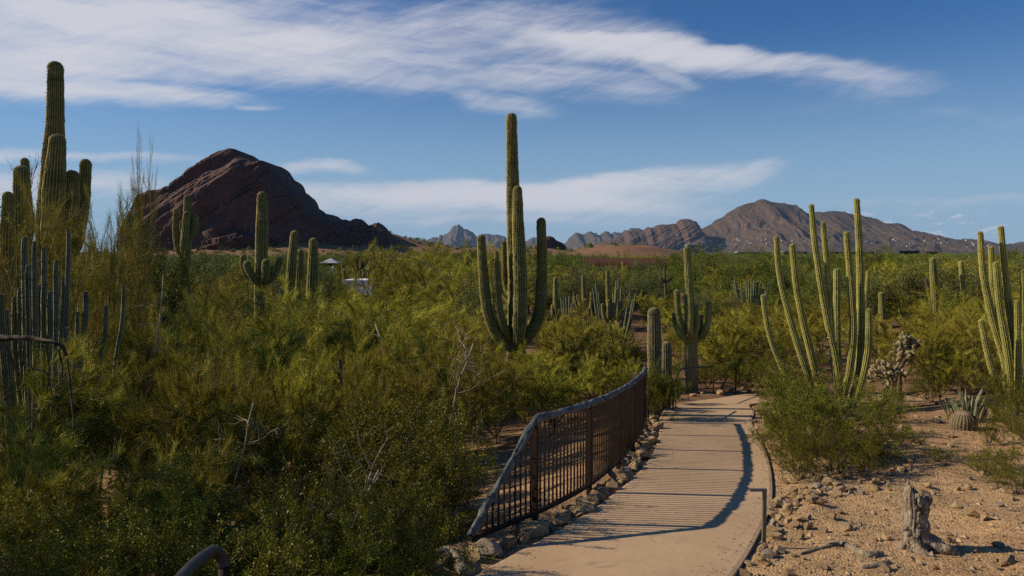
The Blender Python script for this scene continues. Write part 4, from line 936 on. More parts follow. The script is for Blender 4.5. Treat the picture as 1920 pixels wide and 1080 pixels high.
def far_wood():
    """the far bosque that closes the valley: crowns made of many small leaf tufts"""
    rng = np.random.default_rng(9)
    V, T, A, n = [], [], [], 0
    cnt = 0
    for _ in range(7000):
        d = 125 + 760 * rng.random() ** 1.25; px = rng.uniform(-60, 1980); x = (px - 960) / F * d
        h = rng.uniform(2.0, 5.8) if rng.random() < .7 else rng.uniform(5, 7.5); r = h * rng.uniform(0.5, 0.8)
        z = ground(x, d)
        dirt = 27 * math.exp(-((x + 170) / 130) ** 2 - ((d - 640) / 95) ** 2) + 9.5 * math.exp(-((x - 58) / 38) ** 2 - ((d - 390) / 50) ** 2) + 8.5 * math.exp(-((x + 5) / 60) ** 2 - ((d - 470) / 50) ** 2)
        if dirt > 1.6:
            if rng.random() > (0.75 if d > 500 else 0.22): continue
            h *= rng.uniform(0.3, 0.65); r = h * 0.8
        top = to_px((x, d, z + h))[1]; half = r / d * F
        if dirt < 1.6 and top < np.interp(px, lx, ly) - 1: h *= 0.7; top = to_px((x, d, z + h))[1]
        if d < 400 and any(dk > d - 1 and px + half > x0 and px - half < x1 and top < y1 for x0, y0, x1, y1, dk in KEEP[-15:]): continue
        m = int(np.clip(95000 / d, 90, 420)); cnt += 1
        u = rng.normal(0, 1, (m, 3)); u /= np.linalg.norm(u, axis=1)[:, None]; u[:, 2] = np.abs(u[:, 2]) * 1.0
        lump = 0.72 + 0.28 * np.sin(u[:, 0] * 5 + cnt) * np.cos(u[:, 1] * 6 + cnt * 2)
        P = np.array((x, d, z)) + u * (np.array((r, r, h)) * (lump * rng.random(m) ** 0.22)[:, None])
        L = rng.uniform(0.25, 0.6, m) * (0.5 + d / 600); D = u + rng.normal(0, 0.6, (m, 3))
        q = slivers(P, D, L, L * 0.6, rng)
        V.append(q); T.append(np.arange(len(q)).reshape(-1, 3) + n); n += len(q); A.append(np.full(len(q), np.clip(rng.random() * 0.8 , 0, 1)))
    print('far crowns', cnt, 'tris', n // 3)
    o = obj('far_woodland', mesh('far_woodland', np.vstack(V), np.vstack(T), M['mesquite'], False, {'tint': np.concatenate(A)}))
    tag(o, 'dense olive green desert woodland filling the far valley up to the mountains', 'woodland', kind='stuff')
far_wood()

# ------------------------------------------------------------------ fence and rails
FPTS = np.array([(-0.40, 6.98), (0.25, 7.92), (0.62, 8.55), (0.97, 9.25), (1.50, 10.6), (1.85, 11.7), (2.35, 13.5), (2.76, 15.3)])
def build_fence():
    C = spline(FPTS, 200); L = np.r_[0, np.cumsum(np.linalg.norm(np.diff(C, axis=0), axis=1))]
    def pos(s): return np.array([np.interp(s, L, C[:, 0]), np.interp(s, L, C[:, 1])])
    def zb(y): return path_z(y) + 0.10
    s1 = float(np.interp(7.92, C[:, 1], L)); top_h = 1.02
    def ht(s): return top_h * min(1.0, 0.03 + 0.97 * s / s1)
    org = np.array((0.25, 7.92, zb(7.92)))
    t = thing('steel_fence', 'curved rust brown steel fence with thin balusters and knobbly grey top rail beside the path', 'fence', tuple(org))
    def P3(s, h): p = pos(s); return np.array((p[0], p[1], zb(p[1]) + h)) - org
    ss = np.linspace(-0.0, L[-1], 160)
    G = Geo()
    bw = 0.025
    Vv = []
    for s in ss:
        a = P3(s, 0); b = P3(min(s + .02, L[-1]), 0) - P3(max(s - .02, 0), 0); nrm = np.array((-b[1], b[0], 0)); nrm /= np.linalg.norm(nrm)
        for o_, h_ in ((-bw, -.02), (bw, -.02), (bw, .02), (-bw, .02)): Vv.append(a + nrm * o_ + np.array((0, 0, h_)))
    n = len(ss); i = np.arange(n - 1)[:, None] * 4; j = np.arange(4)[None, :]; k = (j + 1) % 4
    Tt = np.concatenate([np.stack([i + j, i + k, i + 4 + k], -1).reshape(-1, 3), np.stack([i + j, i + 4 + k, i + 4 + j], -1).reshape(-1, 3), np.array([(0, 2, 1), (0, 3, 2), (4 * n - 4, 4 * n - 3, 4 * n - 2), (4 * n - 4, 4 * n - 2, 4 * n - 1)])])
    G.put(Vv, Tt); obj('bottom_rail', G.mesh('bottom_rail', M['rust'], False), t)
    # knobbly cap rail
    s2 = np.linspace(0.0, L[-1], 700); P = np.array([P3(s, ht(s)) for s in s2])
    N = 18; tt, u, v = frames(P); th = np.arange(N) / N * 2 * math.pi
    arc = s2[:, None]; kn = fbm(arc * 9, np.cos(th)[None, :] * 1.1 + 5, np.sin(th)[None, :] * 1.1, 3, 5)
    ring = 0.10 * np.maximum(0, np.sin(arc * 2 * math.pi / 0.16 + 2 * fbm(arc * 1.5, 0, 0, 2, 4)))
    rad = 0.036 * (1 + 0.36 * kn + ring - 0.35 * (kn < -0.55))
    V = (P[:, None, :] + rad[:, :, None] * (np.cos(th)[None, :, None] * u[:, None, :] + np.sin(th)[None, :, None] * v[:, None, :])).reshape(-1, 3)
    i = np.arange(len(s2) - 1)[:, None] * N; j = np.arange(N)[None, :]; k = (j + 1) % N
    T = np.concatenate([np.stack([i + j, i + k, i + N + k], -1).reshape(-1, 3), np.stack([i + j, i + N + k, i + N + j], -1).reshape(-1, 3)])
    G = Geo(); G.put(V, T); obj('top_rail', G.mesh('top_rail', M['railgrey']), t)
    posts = [s1, float(np.interp(9.25, C[:, 1], L)), float(np.interp(10.75, C[:, 1], L)), float(np.interp(12.2, C[:, 1], L)), float(np.interp(13.7, C[:, 1], L)), L[-1] - 0.03]
    for s in posts:
        a = P3(s, 0); h = ht(s); G = Geo(); G.box((a[0], a[1], a[2] + (h - 0.28) / 2), (0.055, 0.055, h + 0.24), rz=-0.5)
        obj('post', G.mesh('post', M['rust'], False), t)
    s = 0.07
    while s < L[-1] - 0.05:
        if min(abs(s - q) for q in posts) > 0.045:
            a = P3(s, 0); h = ht(s); G = Geo(); G.box((a[0], a[1], a[2] + h / 2), (0.017, 0.017, h - 0.02), rz=-0.5)
            obj('baluster', G.mesh('baluster', M['rust'], False), t)
        s += 0.098
build_fence()
def rail(name, label, d_pts, r, mat, part='rail'):
    pts = [tuple(at(px, py, d)) for px, py, d in d_pts]
    o = np.array(pts[0]); t = thing(name, label, 'handrail', tuple(o))
    C = spline(pts, 60) if len(pts) > 2 else np.array(pts)
    G = Geo(); G.tube(C - o, r, 10); obj(part, G.mesh(part, mat), t)
    return t, o
t, o = rail('handrail', 'bent dark steel handrail at the bottom left edge of the picture', [(250, 1190, 2.2), (330, 1096, 2.7), (368, 1055, 2.95), (398, 1034, 3.15), (413, 1042, 3.2), (420, 1062, 3.2)], 0.026, M['darksteel'])
p = np.array(at(420, 1062, 3.2)); q = np.array((p[0] + 0.03, 3.2, ground(p[0], 3.2) - 0.05))
G = Geo(); G.tube(np.array([p, (p + q) / 2, q]) - o, 0.025, 10); obj('post', G.mesh('post', M['rust']), t)
q0 = np.array(at(250, 1190, 2.2)); G = Geo(); G.tube(np.array([q0 - (0, 0, 0), (q0[0], q0[1], ground(q0[0], q0[1]) - 0.05)]) - o, 0.025, 10); obj('post', G.mesh('post', M['rust']), t)
def frame_rail(label, pts, r=0.018):
    """thin bent tube rail with a leg to the ground at each end"""
    P = [np.array(at(px, py, d)) for px, py, d in pts]; o = np.array((P[0][0], P[0][1], ground(P[0][0], P[0][1])))
    t = thing('handrail', label, 'handrail', tuple(o))
    C = []
    for a, b in zip(P[:-1], P[1:]): C += [a + (b - a) * f for f in (0.03, 0.5, 0.97)]
    G = Geo(); G.tube(np.array(C) - o, r, 8); obj('rail', G.mesh('rail', M['darksteel']), t)
    for e in (P[0], P[-1]):
        G = Geo(); G.tube(np.array([e, (e[0], e[1], ground(e[0], e[1]) - 0.05)]) - o, r, 8); obj('leg', G.mesh('leg', M['darksteel']), t)
frame_rail('thin dark handrail running on from the far end of the fence', [(1216, 711, 15.5), (1254, 694, 17.2), (1262, 719, 17.2)])
frame_rail('thin dark bent handrail in front of the saguaro with raised arms', [(1263, 717, 18.2), (1276, 692, 18.6), (1300, 689, 19.4), (1338, 687, 20.6)])
frame_rail('slanting steel handrail end at the bend of the path', [(1351, 736, 20.9), (1369, 686, 20.9), (1380, 683, 21.3)], 0.02)
# path light
p = on_path(1432, 1018); z = ground(p[0], p[1])
t = thing('path_light', 'slim grey square path light with a short arm, right of the path', 'path light', (p[0], p[1], z))
G = Geo(); G.box((0, 0, 0.24), (0.034, 0.034, 0.62)); obj('post', G.mesh('post', M['steel'], False), t)
G = Geo(); G.box((-0.065, 0.0, 0.562), (0.165, 0.036, 0.024)); obj('lamp_arm', G.mesh('lamp_arm', M['steel'], False), t)

# ------------------------------------------------------------------ stump, rocks, small plants
def noisy_tube(G, P, R, n, amp, fr, seed, a=0.0):
    P = np.asarray(P, float); C = spline(np.c_[P, R], 60); R = C[:, 3]; C = C[:, :3]
    tt, u, v = frames(C); th = np.arange(n) / n * 2 * math.pi
    s = np.r_[0, np.cumsum(np.linalg.norm(np.diff(C, axis=0), axis=1))][:, None]
    k = fbm(s * fr, np.cos(th)[None] * 1.6 + seed, np.sin(th)[None] * 1.6, 5, seed, 0.6) + 0.5 * fbm(s * fr * 0.3, np.cos(th)[None] * 4 + seed, np.sin(th)[None] * 4, 3, seed + 5)
    rad = R[:, None] * (1 + amp * k)
    V = (C[:, None, :] + rad[:, :, None] * (np.cos(th)[None, :, None] * u[:, None, :] + np.sin(th)[None, :, None] * v[:, None, :])).reshape(-1, 3)
    i = np.arange(59)[:, None] * n; j = np.arange(n)[None, :]; kk = (j + 1) % n
    T = np.concatenate([np.stack([i + j, i + kk, i + n + kk], -1).reshape(-1, 3), np.stack([i + j, i + n + kk, i + n + j], -1).reshape(-1, 3)])
    m = len(V); V = np.vstack([V, C[0], C[-1]]); jj = np.arange(n); kk = (jj + 1) % n
    T = np.vstack([T, np.stack([np.full(n, m), kk, jj], -1), np.stack([np.full(n, m + 1), 59 * n + jj, 59 * n + kk], -1)])
    G.put(V, T, a)
sp = on_path(1716, 1030); sz = ground(sp[0], sp[1])
t = thing('dead_stump', 'weathered grey dead cactus stump with a hollow top on the bare bank', 'stump', (sp[0], sp[1], sz))
def stump_body():
    n, m = 96, 110
    th = np.arange(n) / n * 2 * math.pi; u = np.linspace(0, 1, m)[:, None]
    top = 0.575 + 0.085 * np.cos(th - math.pi * 0.95) ** 3 + 0.030 * fbm(th * 2.2, 3.3, 0, 3, 5)           # jagged rim, highest on the left
    z = -0.06 + (top[None, :] + 0.06) * u
    prof = np.interp(u[:, 0], [0, .12, .28, .45, .58, .645, .70, .80, .92, 1.0], [.155, .128, .116, .122, .116, .094, .105, .112, .098, .070])[:, None]
    c, s_ = np.cos(th)[None], np.sin(th)[None]
    grain = fbm(c * 9 + 2, s_ * 9, u * 1.5, 4, 21, 0.6); lump = fbm(c * 1.4 + 7, s_ * 1.4, u * 5, 4, 9); pit = np.clip(fbm(c * 3 + 1, s_ * 3, u * 8, 3, 33) - 0.35, 0, 1)
    rad = prof * (1 + 0.075 * grain + 0.16 * lump - 0.75 * pit)
    lean = -0.05 * np.clip(u - 0.6, 0, 1)
    V = np.stack([rad * c + lean, rad * s_ * 0.95, z], -1)
    inner = [np.stack([rad[-1] * f * np.cos(th) + lean[-1], rad[-1] * f * np.sin(th), z[-1] - dz], -1)[None] for f, dz in ((0.72, 0.03), (0.45, 0.10), (0.05, 0.13))]
    V = np.concatenate([V] + inner).reshape(-1, 3); M_ = m + 3
    i = np.arange(M_ - 1)[:, None] * n; j = np.arange(n)[None]; k = (j + 1) % n
    return V, np.concatenate([np.stack([i + j, i + k, i + n + k], -1).reshape(-1, 3), np.stack([i + j, i + n + k, i + n + j], -1).reshape(-1, 3)])
G = Geo(); G.put(*stump_body()); obj('trunk', G.mesh('trunk', M['stump']), t)
G = Geo(); noisy_tube(G, [(0.055, -0.05, 0.43), (0.095, -0.035, 0.49), (0.088, -0.02, 0.545), (0.03, -0.01, 0.58)], [0.022, 0.03, 0.024, 0.012], 16, 0.45, 14, 4)
obj('broken_flap', G.mesh('broken_flap', M['stump']), t)
for pts, rs, sd_ in [([(0.05, -0.03, 0.13), (0.17, -0.10, 0.06), (0.28, -0.14, 0.035), (0.36, -0.15, -0.02)], [0.075, 0.062, 0.05, 0.02], 5), ([(-0.05, -0.05, 0.12), (-0.02, -0.16, 0.04), (0.04, -0.27, -0.02)], [0.06, 0.045, 0.02], 6),
                     ([(-0.07, 0.0, 0.10), (-0.12, 0.03, 0.02), (-0.17, 0.05, -0.03)], [0.045, 0.03, 0.02], 7), ([(0.03, 0.08, 0.1), (0.06, 0.2, 0.02), (0.1, 0.3, -0.04)], [0.08, 0.06, 0.03], 9)]:
    G = Geo(); noisy_tube(G, pts, rs, 20, 0.3, 9, sd_); obj('root', G.mesh('root', M['stump']), t)
def lying(name, label, cat, pix, r, mat, lift=0.0, seed=1):
    P = []
    for px, py in pix:
        q = on_path(px, py); P.append((q[0], q[1], ground(q[0], q[1]) + lift))
    P = np.array(P); o = P[0].copy(); G = Geo(); noisy_tube(G, P - o, r, 12, 0.25, 9, seed)
    tag(obj(name, G.mesh(name, mat), None, tuple(o)), label, cat)
lying('dead_root', 'thin grey dead root lying on the bank left of the stump', 'root', [(1500, 1034), (1545, 1025), (1575, 1020), (1600, 1030), (1625, 1042), (1655, 1040)], [0.01, 0.018, 0.026, 0.03, 0.034, 0.03], M['stump'], 0.012, 3)
lying('dead_root', 'flat grey dead root half buried below the stump', 'root', [(1615, 1062), (1640, 1058), (1665, 1054)], [0.02, 0.035, 0.03], M['stump'], 0.0, 4)
lying('dead_log', 'pale broken log lying at the bottom beside the near end of the fence', 'log', [(812, 1062), (836, 1052), (856, 1056), (872, 1078)], [0.03, 0.06, 0.065, 0.05], M['bark_pale'], 0.05, 6)

def rock_mesh(seed, mat):
    rng = np.random.default_rng(seed)
    import bmesh
    bm = bmesh.new(); bmesh.ops.create_icosphere(bm, subdivisions=4, radius=1.0)
    V = np.array([v.co[:] for v in bm.verts]); T = np.array([[v.index for v in f.verts] for f in bm.faces]); bm.free()
    for _ in range(11):                                   # chipped faces
        n = rng.normal(0, 1, 3); n /= np.linalg.norm(n); c = rng.uniform(0.45, 0.85)
        s = V @ n; V = V - np.clip(s - c, 0, None)[:, None] * n
    k = fbm(V[:, 0] * 2 + seed, V[:, 1] * 2, V[:, 2] * 2, 5, seed, 0.55)
    V = V * (1 + 0.06 * k)[:, None] * np.array((1.0, 0.82, 0.68))
    return mesh('rock', V, T, mat, False)
ROCKS = [rock_mesh(s, M['rock']) for s in range(5)] + [rock_mesh(50 + s, M['greyrock']) for s in range(3)]
rk = random.Random(12)
def rock(x, y, s, label, group=None, sink=0.25, grey=0.08, z=None):
    me = ROCKS[rk.randrange(5)] if rk.random() > grey else ROCKS[5 + rk.randrange(3)]
    o = obj('rock', me, None, (x, y, (ground(x, y) if z is None else z) + s * (0.62 - sink)))
    o.scale = (s * rk.uniform(.8, 1.25), s * rk.uniform(.8, 1.2), s * rk.uniform(.75, 1.2)); o.rotation_euler = (rk.uniform(-.4, .4), rk.uniform(-.4, .4), rk.uniform(0, 6.28))
    return tag(o, label, 'rock', group)
# the row of rocks under the fence
C = spline(np.vstack([(-1.6, 5.2), (-0.9, 6.2), FPTS + np.array((0.17, -0.10)), (3.0, 16.5), (3.3, 18.2)]), 300)
Lr = np.r_[0, np.cumsum(np.linalg.norm(np.diff(C, axis=0), axis=1))]; s = 0.0
while s < Lr[-1]:
    x, y = np.interp(s, Lr, C[:, 0]), np.interp(s, Lr, C[:, 1]); r = rk.uniform(0.075, 0.185)
    rock(x + rk.uniform(-.05, .05), y + rk.uniform(-.03, .03), r, 'angular tan edging rock between the steel fence and the path', 'rocks edging the path under the fence', 0.3, 0.12)
    if rk.random() < 0.4: rock(x - rk.uniform(.08, .2), y + rk.uniform(.0, .1), r * 0.7, 'angular tan edging rock between the steel fence and the path', 'rocks edging the path under the fence', 0.25, 0.25)
    s += r * 1.7
# the right edge of the path
for px, py, w, lab in [(1432, 1048, 30, 'pale rounded rock at the right edge of the path near the bottom'), (1474, 943, 24, 'pale grey rock on the bank above the path light'), (1490, 1038, 16, 'small dark rock right of the foot of the path light'),
                       (1453, 1002, 22, 'brown rock just right of the foot of the path light'), (1522, 930, 22, 'reddish rounded rock under the creosote bush'), (1640, 912, 22, 'dark topped tan rock behind the stump'), (1585, 990, 34, 'flat pale rock on the bank left of the stump'),
                       (1660, 1008, 24, 'tan rock against the left foot of the stump'), (1650, 1000, 20, 'brown rock half hidden left of the stump'), (1820, 975, 36, 'blocky tan rock on the bank right of the stump'), (1845, 982, 24, 'pale rock beside the blocky one right of the stump'),
                       (1895, 940, 26, 'dark hollow rock near the right edge of the picture'), (1868, 1030, 26, 'tan rock below the shadow of the stump'), (1890, 1060, 34, 'dark rock in the bottom right corner'), (1865, 1068, 30, 'brown rock left of the bottom right corner'),
                       (1755, 800, 22, 'flat pale rock left of the agave'), (1780, 822, 20, 'reddish rock at the foot of the barrel cactus'), (1660, 840, 16, 'small rock on the bank below the rounded creosote bush'), (1480, 975, 22, 'reddish flat rock on the bank above the path light'),
                       (1550, 900, 20, 'tan rock in the shade in front of the creosote bush'), (1575, 960, 14, 'small rock half way between bush and stump'), (1300, 737, 12, 'rock in front of the saguaro with raised arms'), (1402, 776, 16, 'dark rock at the right edge of the far path'),
                       (1416, 790, 14, 'pale rock below the dark one at the right edge of the far path'), (1424, 803, 18, 'tan rock where the bush overhangs the far path')]:
    q = on_path(px, py); rock(q[0], q[1], w / 2 / F * q[1], lab, None, 0.3, 0.12)
for _ in range(90):
    y = rk.uniform(6.2, 17.5); x0 = float(edge_x(PR, y)); x = x0 + 0.10 + abs(rk.gauss(0, 0.9 if rk.random() < .5 else 0.25)) * (1 + y / 14)
    rock(x, y, rk.uniform(0.025, 0.085), 'small tan stone scattered on the bare bank right of the path', 'stones on the bank right of the path', 0.2)
for _ in range(70):
    y = rk.uniform(6.3, 18); px = rk.uniform(1480, 1940)
    rock((px - 960) / F * y, y, rk.uniform(0.02, 0.075), 'small tan stone scattered on the bare bank right of the path', 'stones on the bank right of the path', 0.2)
for px, py in [(1305, 745), (1322, 742), (1345, 738), (1362, 738), (1375, 735), (1390, 736), (1400, 732), (1265, 752), (1282, 748), (1410, 735), (1354, 741)]:
    q = on_path(px, py); rock(q[0], q[1] + .25, rk.uniform(.08, .17), 'rounded rock in the row along the far bend of the path', 'rocks along the far bend of the path', 0.3)
for _ in range(22):
    d = rk.uniform(22.5, 27); px = rk.uniform(1450, 1525)
    rock((px - 960) / F * d, d, rk.uniform(.12, .3), 'reddish rock on the slope behind the leaning organ pipe stems', 'rocks behind the tall organ pipe', 0.2, 0.1)
for _ in range(46):
    f = rk.random(); px = 1440 + 250 * f; py = 955 - 62 * f + rk.gauss(0, 12)
    q = on_path(px, py); rock(q[0], q[1], rk.uniform(.035, .10), 'angular tan rock in the broken row along the front of the bank bushes', 'rocks along the front of the bank bushes', 0.3, 0.15)
for _ in range(30):
    py = rk.uniform(930, 1075); q = on_path(float(np.interp(py, [918, 950, 991, 1035, 1078], [1449, 1446, 1427, 1404, 1377])) + 8 + abs(rk.gauss(0, 22)), py)
    rock(q[0], q[1], rk.uniform(.03, .09), 'tan rock in the loose edging at the near right edge of the path', 'rocks at the near right edge of the path', 0.3, 0.15)
def gravel():
    rng = np.random.default_rng(31); n = 11000
    y = 5.6 + 13 * rng.random(n) ** 1.5; x = np.interp(y, PR[PR[:, 1] < 19][:, 1], PR[PR[:, 1] < 19][:, 0]) + 0.05 + rng.random(n) ** 1.2 * (1.2 + 0.5 * y)
    lft = rng.random(n) < 0.15
    x = np.where(lft, np.interp(y, PL[PL[:, 1] < 19][:, 1], PL[PL[:, 1] < 19][:, 0]) - 0.3 - rng.random(n) * 2.4, x)
    r = rng.uniform(0.005, 0.017, n) * (1 + (rng.random(n) < 0.07) * 1.3); z = ground(x, y) + r * 0.35
    oc = np.array([(1, 0, 0), (-1, 0, 0), (0, 1, 0), (0, -1, 0), (0, 0, 1), (0, 0, -1)], float)
    V = (oc[None] * (1 + rng.normal(0, .22, (n, 6, 3))) + rng.normal(0, .14, (n, 6, 3))) * r[:, None, None] * np.array((1, 1, .75)) + np.stack([x, y, z], 1)[:, None, :]
    tri = np.array([(0, 2, 4), (2, 1, 4), (1, 3, 4), (3, 0, 4), (2, 0, 5), (1, 2, 5), (3, 1, 5), (0, 3, 5)])
    T = (np.arange(n)[:, None, None] * 6 + tri[None]).reshape(-1, 3)
    tag(obj('gravel', mesh('gravel', V.reshape(-1, 3), T, M['gravel'], False, {'tint': np.repeat(rng.random(n), 6)})), 'loose tan gravel strewn over the bare bank beside the path', 'gravel', kind='stuff')
m, nb, b = material('gravel'); tt_ = attr(nb, 'tint')
nb.l.new(nb.mix(nb.smooth(tt_, 0.0, 1.0), c4((0.17, 0.11, 0.075)), c4((0.46, 0.33, 0.20))), b.inputs['Base Color']); b.inputs['Roughness'].default_value = 0.9; M['gravel'] = m
gravel()
def litter():
    rng = np.random.default_rng(3); n = 2600
    y = 5.2 + 14 * rng.random(n); side = rng.random(n)
    xl = np.interp(y, PL[PL[:, 1] < 19][:, 1], PL[PL[:, 1] < 19][:, 0]); xr = np.interp(y, PR[PR[:, 1] < 19][:, 1], PR[PR[:, 1] < 19][:, 0])
    e = np.abs(rng.normal(0, 0.16, n)) + 0.01
    on = side < 0.5
    x = np.where(side < .25, xl + e, np.where(on, xr - e, xr + 0.1 + 2.8 * rng.random(n)))
    z = np.where(on, path_z(y) + 0.006, ground(x, y) + 0.012)
    D = rng.normal(0, 1, (n, 3)) * np.array((1, 1, .12)); L = rng.uniform(.012, .05, n) * np.where(on, .8, 1.8)
    V = slivers(np.stack([x, y, z], 1), D, L, np.where(on, .007, .006), rng)
    tag(obj('leaf_litter', mesh('leaf_litter', V, np.arange(len(V)).reshape(-1, 3), M['bark_dark'], False)), 'dry leaf and twig litter along the path edges and the bank', 'litter', kind='stuff')
litter()
# agave and barrel cactus
q = on_path(1815, 800); z = ground(q[0], q[1])
t = thing('agave', 'clump of pale green sword shaped agave leaves on the right bank', 'agave', (q[0], q[1], z)); rng = np.random.default_rng(5)
for i in range(58):
    a = rng.uniform(0, 6.28); tl = rng.uniform(0.0, 0.45); L = rng.uniform(.45, .74); rr0 = rng.uniform(0, .36); w = rng.uniform(.034, .055)
    p0 = np.array((math.cos(a) * rr0, math.sin(a) * rr0, -0.02)); d = np.array((math.cos(a) * math.sin(tl), math.sin(a) * math.sin(tl), math.cos(tl)))
    sd2 = np.array((-math.sin(a), math.cos(a), 0)); up2 = np.cross(sd2, d); V = []
    for f, ww in ((0, .7), (.3, 1), (.65, .75), (1, .05)):
        c = p0 + d * L * f + np.array((math.cos(a), math.sin(a), -0.25)) * .12 * f * f
        V += [c - sd2 * w / 2 * ww, c - up2 * 0.010 * ww, c + sd2 * w / 2 * ww, c + up2 * 0.006 * ww]
    T = [];
    for k in range(3):
        for j in range(4): aa, bb = 4 * k + j, 4 * k + (j + 1) % 4; T += [(aa, bb, bb + 4), (aa, bb + 4, aa + 4)]
    G = Geo(); G.put(V, T, rng.random()); obj('leaf', G.mesh('leaf', M['agave'], False), t)
q = on_path(1806, 812); z = ground(q[0], q[1])
t = thing('barrel_cactus', 'low brown spiny barrel cactus in front of the agave', 'cactus', (q[0], q[1], z))
G = CG(); stem_geo(G, np.array([(0, 0, -.08), (0, 0, .04), (0, 0, .2), (0.0, 0, .34)]), np.array((.20, .23, .23, .225)), 24, 77, 0.05, step=0.014); obj('stem', G.cmesh('stem', M['barrel']), t)
# cholla
def cholla(px, py, d, h, n, label, seed):
    rng = np.random.default_rng(seed); p = at(px, py, d); z = ground(p.x, d)
    t = thing('cholla_cactus', label, 'cactus', (p.x, d, z)); top = p.z - z
    G = Geo(); tips = [(np.array((0, 0, -.05)), np.array((0, 0, 1.)), 0)]
    P, dd = grow(rng, (0, 0, -.05), (0.1, 0, 1), max(.3, top - h * 0.75), 5, .12, .1); G.tube(P, 0.05, 7); obj('trunk', G.mesh('trunk', M['bark_dark']), t)
    G = Geo(); S_ = []
    front = [(P[-1], rng.normal(0, .5, 3) + np.array((0, 0, .5)), 0) for _ in range(6)]
    while front and n > 0:
        p0, d0, lv = front.pop(0); d0 = d0 / np.linalg.norm(d0); L = rng.uniform(.11, .2)
        C = np.array([p0, p0 + d0 * L * .25, p0 + d0 * L * .75, p0 + d0 * L]); G.tube(C, np.array((.016, .031, .031, .012)), 7, rng.random()); n -= 1
        m = 46; k = rng.random(m)[:, None]; o_ = np.cross(d0, rng.normal(0, 1, (m, 3))); o_ /= np.linalg.norm(o_, axis=1)[:, None]
        V = slivers(p0 + d0 * L * k + o_ * .024, o_ + rng.normal(0, .35, (m, 3)), np.full(m, .035), np.full(m, .006), rng); G.put(V, np.arange(len(V)).reshape(-1, 3), .9)
        e = p0 + d0 * L
        if lv < 7:
            for _ in range(rng.choice([2, 3, 3])): front.append((e, d0 * .55 + rng.normal(0, .62, 3) + np.array((0, 0, .12)), lv + 1))
    obj('branches', G.mesh('branches', M['cholla']), t)
cholla(1665, 605, 20, .9, 150, 'taller pale spiny cholla right of the tall organ pipe', 3)
cholla(1662, 660, 19, .8, 130, 'lower pale spiny cholla in front of the taller one', 5)
cholla(1690, 632, 20.5, .7, 80, 'small pale cholla right of the taller one', 8)

# dead wood in the thicket
def bare(name, label, px, py, d, h, seed, mat, spread=.8, n=9, lean=(0, 0, 1), r=.022):
    rng = np.random.default_rng(seed); p = at(px, py, d); G = Geo()
    z = ground(p.x, d); P0, dd = grow(rng, (0, 0, -.05), lean, p.z - z + h * .3, 9, .10, .05); G.tube(P0, np.linspace(r, r * .6, len(P0)), 6)
    for i in range(n):
        f = rng.uniform(.55, 1); k = int(f * (len(P0) - 1)); C, _ = grow(rng, P0[k], rng.normal(0, spread, 3) + np.array((0, 0, .3)), h * rng.uniform(.4, .9), 8, .25, -.02)
        G.tube(C, np.linspace(r * .5, r * .12, len(C)), 5)
        for _ in range(4):
            C2, _ = grow(rng, C[rng.integers(2, 7)], rng.normal(0, .8, 3), h * rng.uniform(.15, .4), 6, .3, 0); G.tube(C2, np.linspace(r * .22, r * .06, len(C2)), 4, 0, False)
    tag(obj(name, G.mesh(name, mat), None, (p.x, d, z)), label, 'dead branch')
bare('dead_bush', 'pale bare branches left of the giant central saguaro, above the fence', 830, 650, 12.2, 1.2, 3, M['bark_pale'], 1.0, 10)
bare('dead_bush', 'pale crooked bare branch in the left thicket below the butte', 455, 625, 13, .8, 7, M['bark_pale'], 1.0, 5)
bare('dead_bush', 'pale forked bare trunk below the wispy trees on the left', 215, 530, 13, .9, 9, M['bark_pale'], .9, 6, (.25, 0, 1))
bare('dead_bush', 'small pale bare branch in the middle of the left thicket', 725, 610, 14, .5, 11, M['bark_pale'], 1.0, 4)
bare('dead_bush', 'grey bare twigs among the creosote at the bottom left', 610, 900, 5.9, .8, 13, M['bark_pale'], .9, 9, (.1, 0, 1), .012)
bare('dead_bush', 'grey bare twigs above the creosote left of the fence', 430, 790, 7.5, .8, 15, M['bark_pale'], .9, 9, (.2, 0, 1), .012)
bare('dead_snag', 'short dark broken snag in the middle of the left thicket', 678, 672, 11.5, .5, 17, M['bark_dark'], 1.3, 6, (0, 0, 1), .055)
def limb():
    G = Geo(); O = np.array(at(60, 634, 7.2))
    C = spline([np.array(at(*q)) - O for q in [(-70, 630, 7.5), (0, 635, 7.3), (40, 633, 7.2), (70, 637, 7.2), (95, 639, 7.1), (118, 652, 7.1), (126, 672, 7.1)]], 30)
    noisy_tube(G, C[::4], np.linspace(.026, .012, len(C[::4])), 12, .5, 12, 3)
    for a, b, c in [((45, 640), (43, 680), (40, 720)), ((85, 640), (92, 690), (88, 740)), ((5, 640), (25, 680), (20, 730)), ((60, 690), (88, 700), (98, 740)), ((110, 655), (118, 700), (105, 750))]:
        P = [np.array(at(q[0], q[1], 7.15)) - O for q in (a, b, c)]; G.tube(spline(P, 10), np.linspace(.009, .004, 10), 6)
    t = C[-1]; g = ground(O[0] + t[0], O[1] + t[1]) - O[2]; G.tube(np.array([t, (t[0] + .1, t[1], (t[2] + g) / 2), (t[0] + .12, t[1] - .1, g - .05)]), np.array((.011, .009, .012)), 6)
    tag(obj('dead_limb', G.mesh('dead_limb', M['bark_dark']), None, tuple(O)), 'dark arching dead limb at the left edge in front of the blue green cactus clump', 'dead branch')
limb()

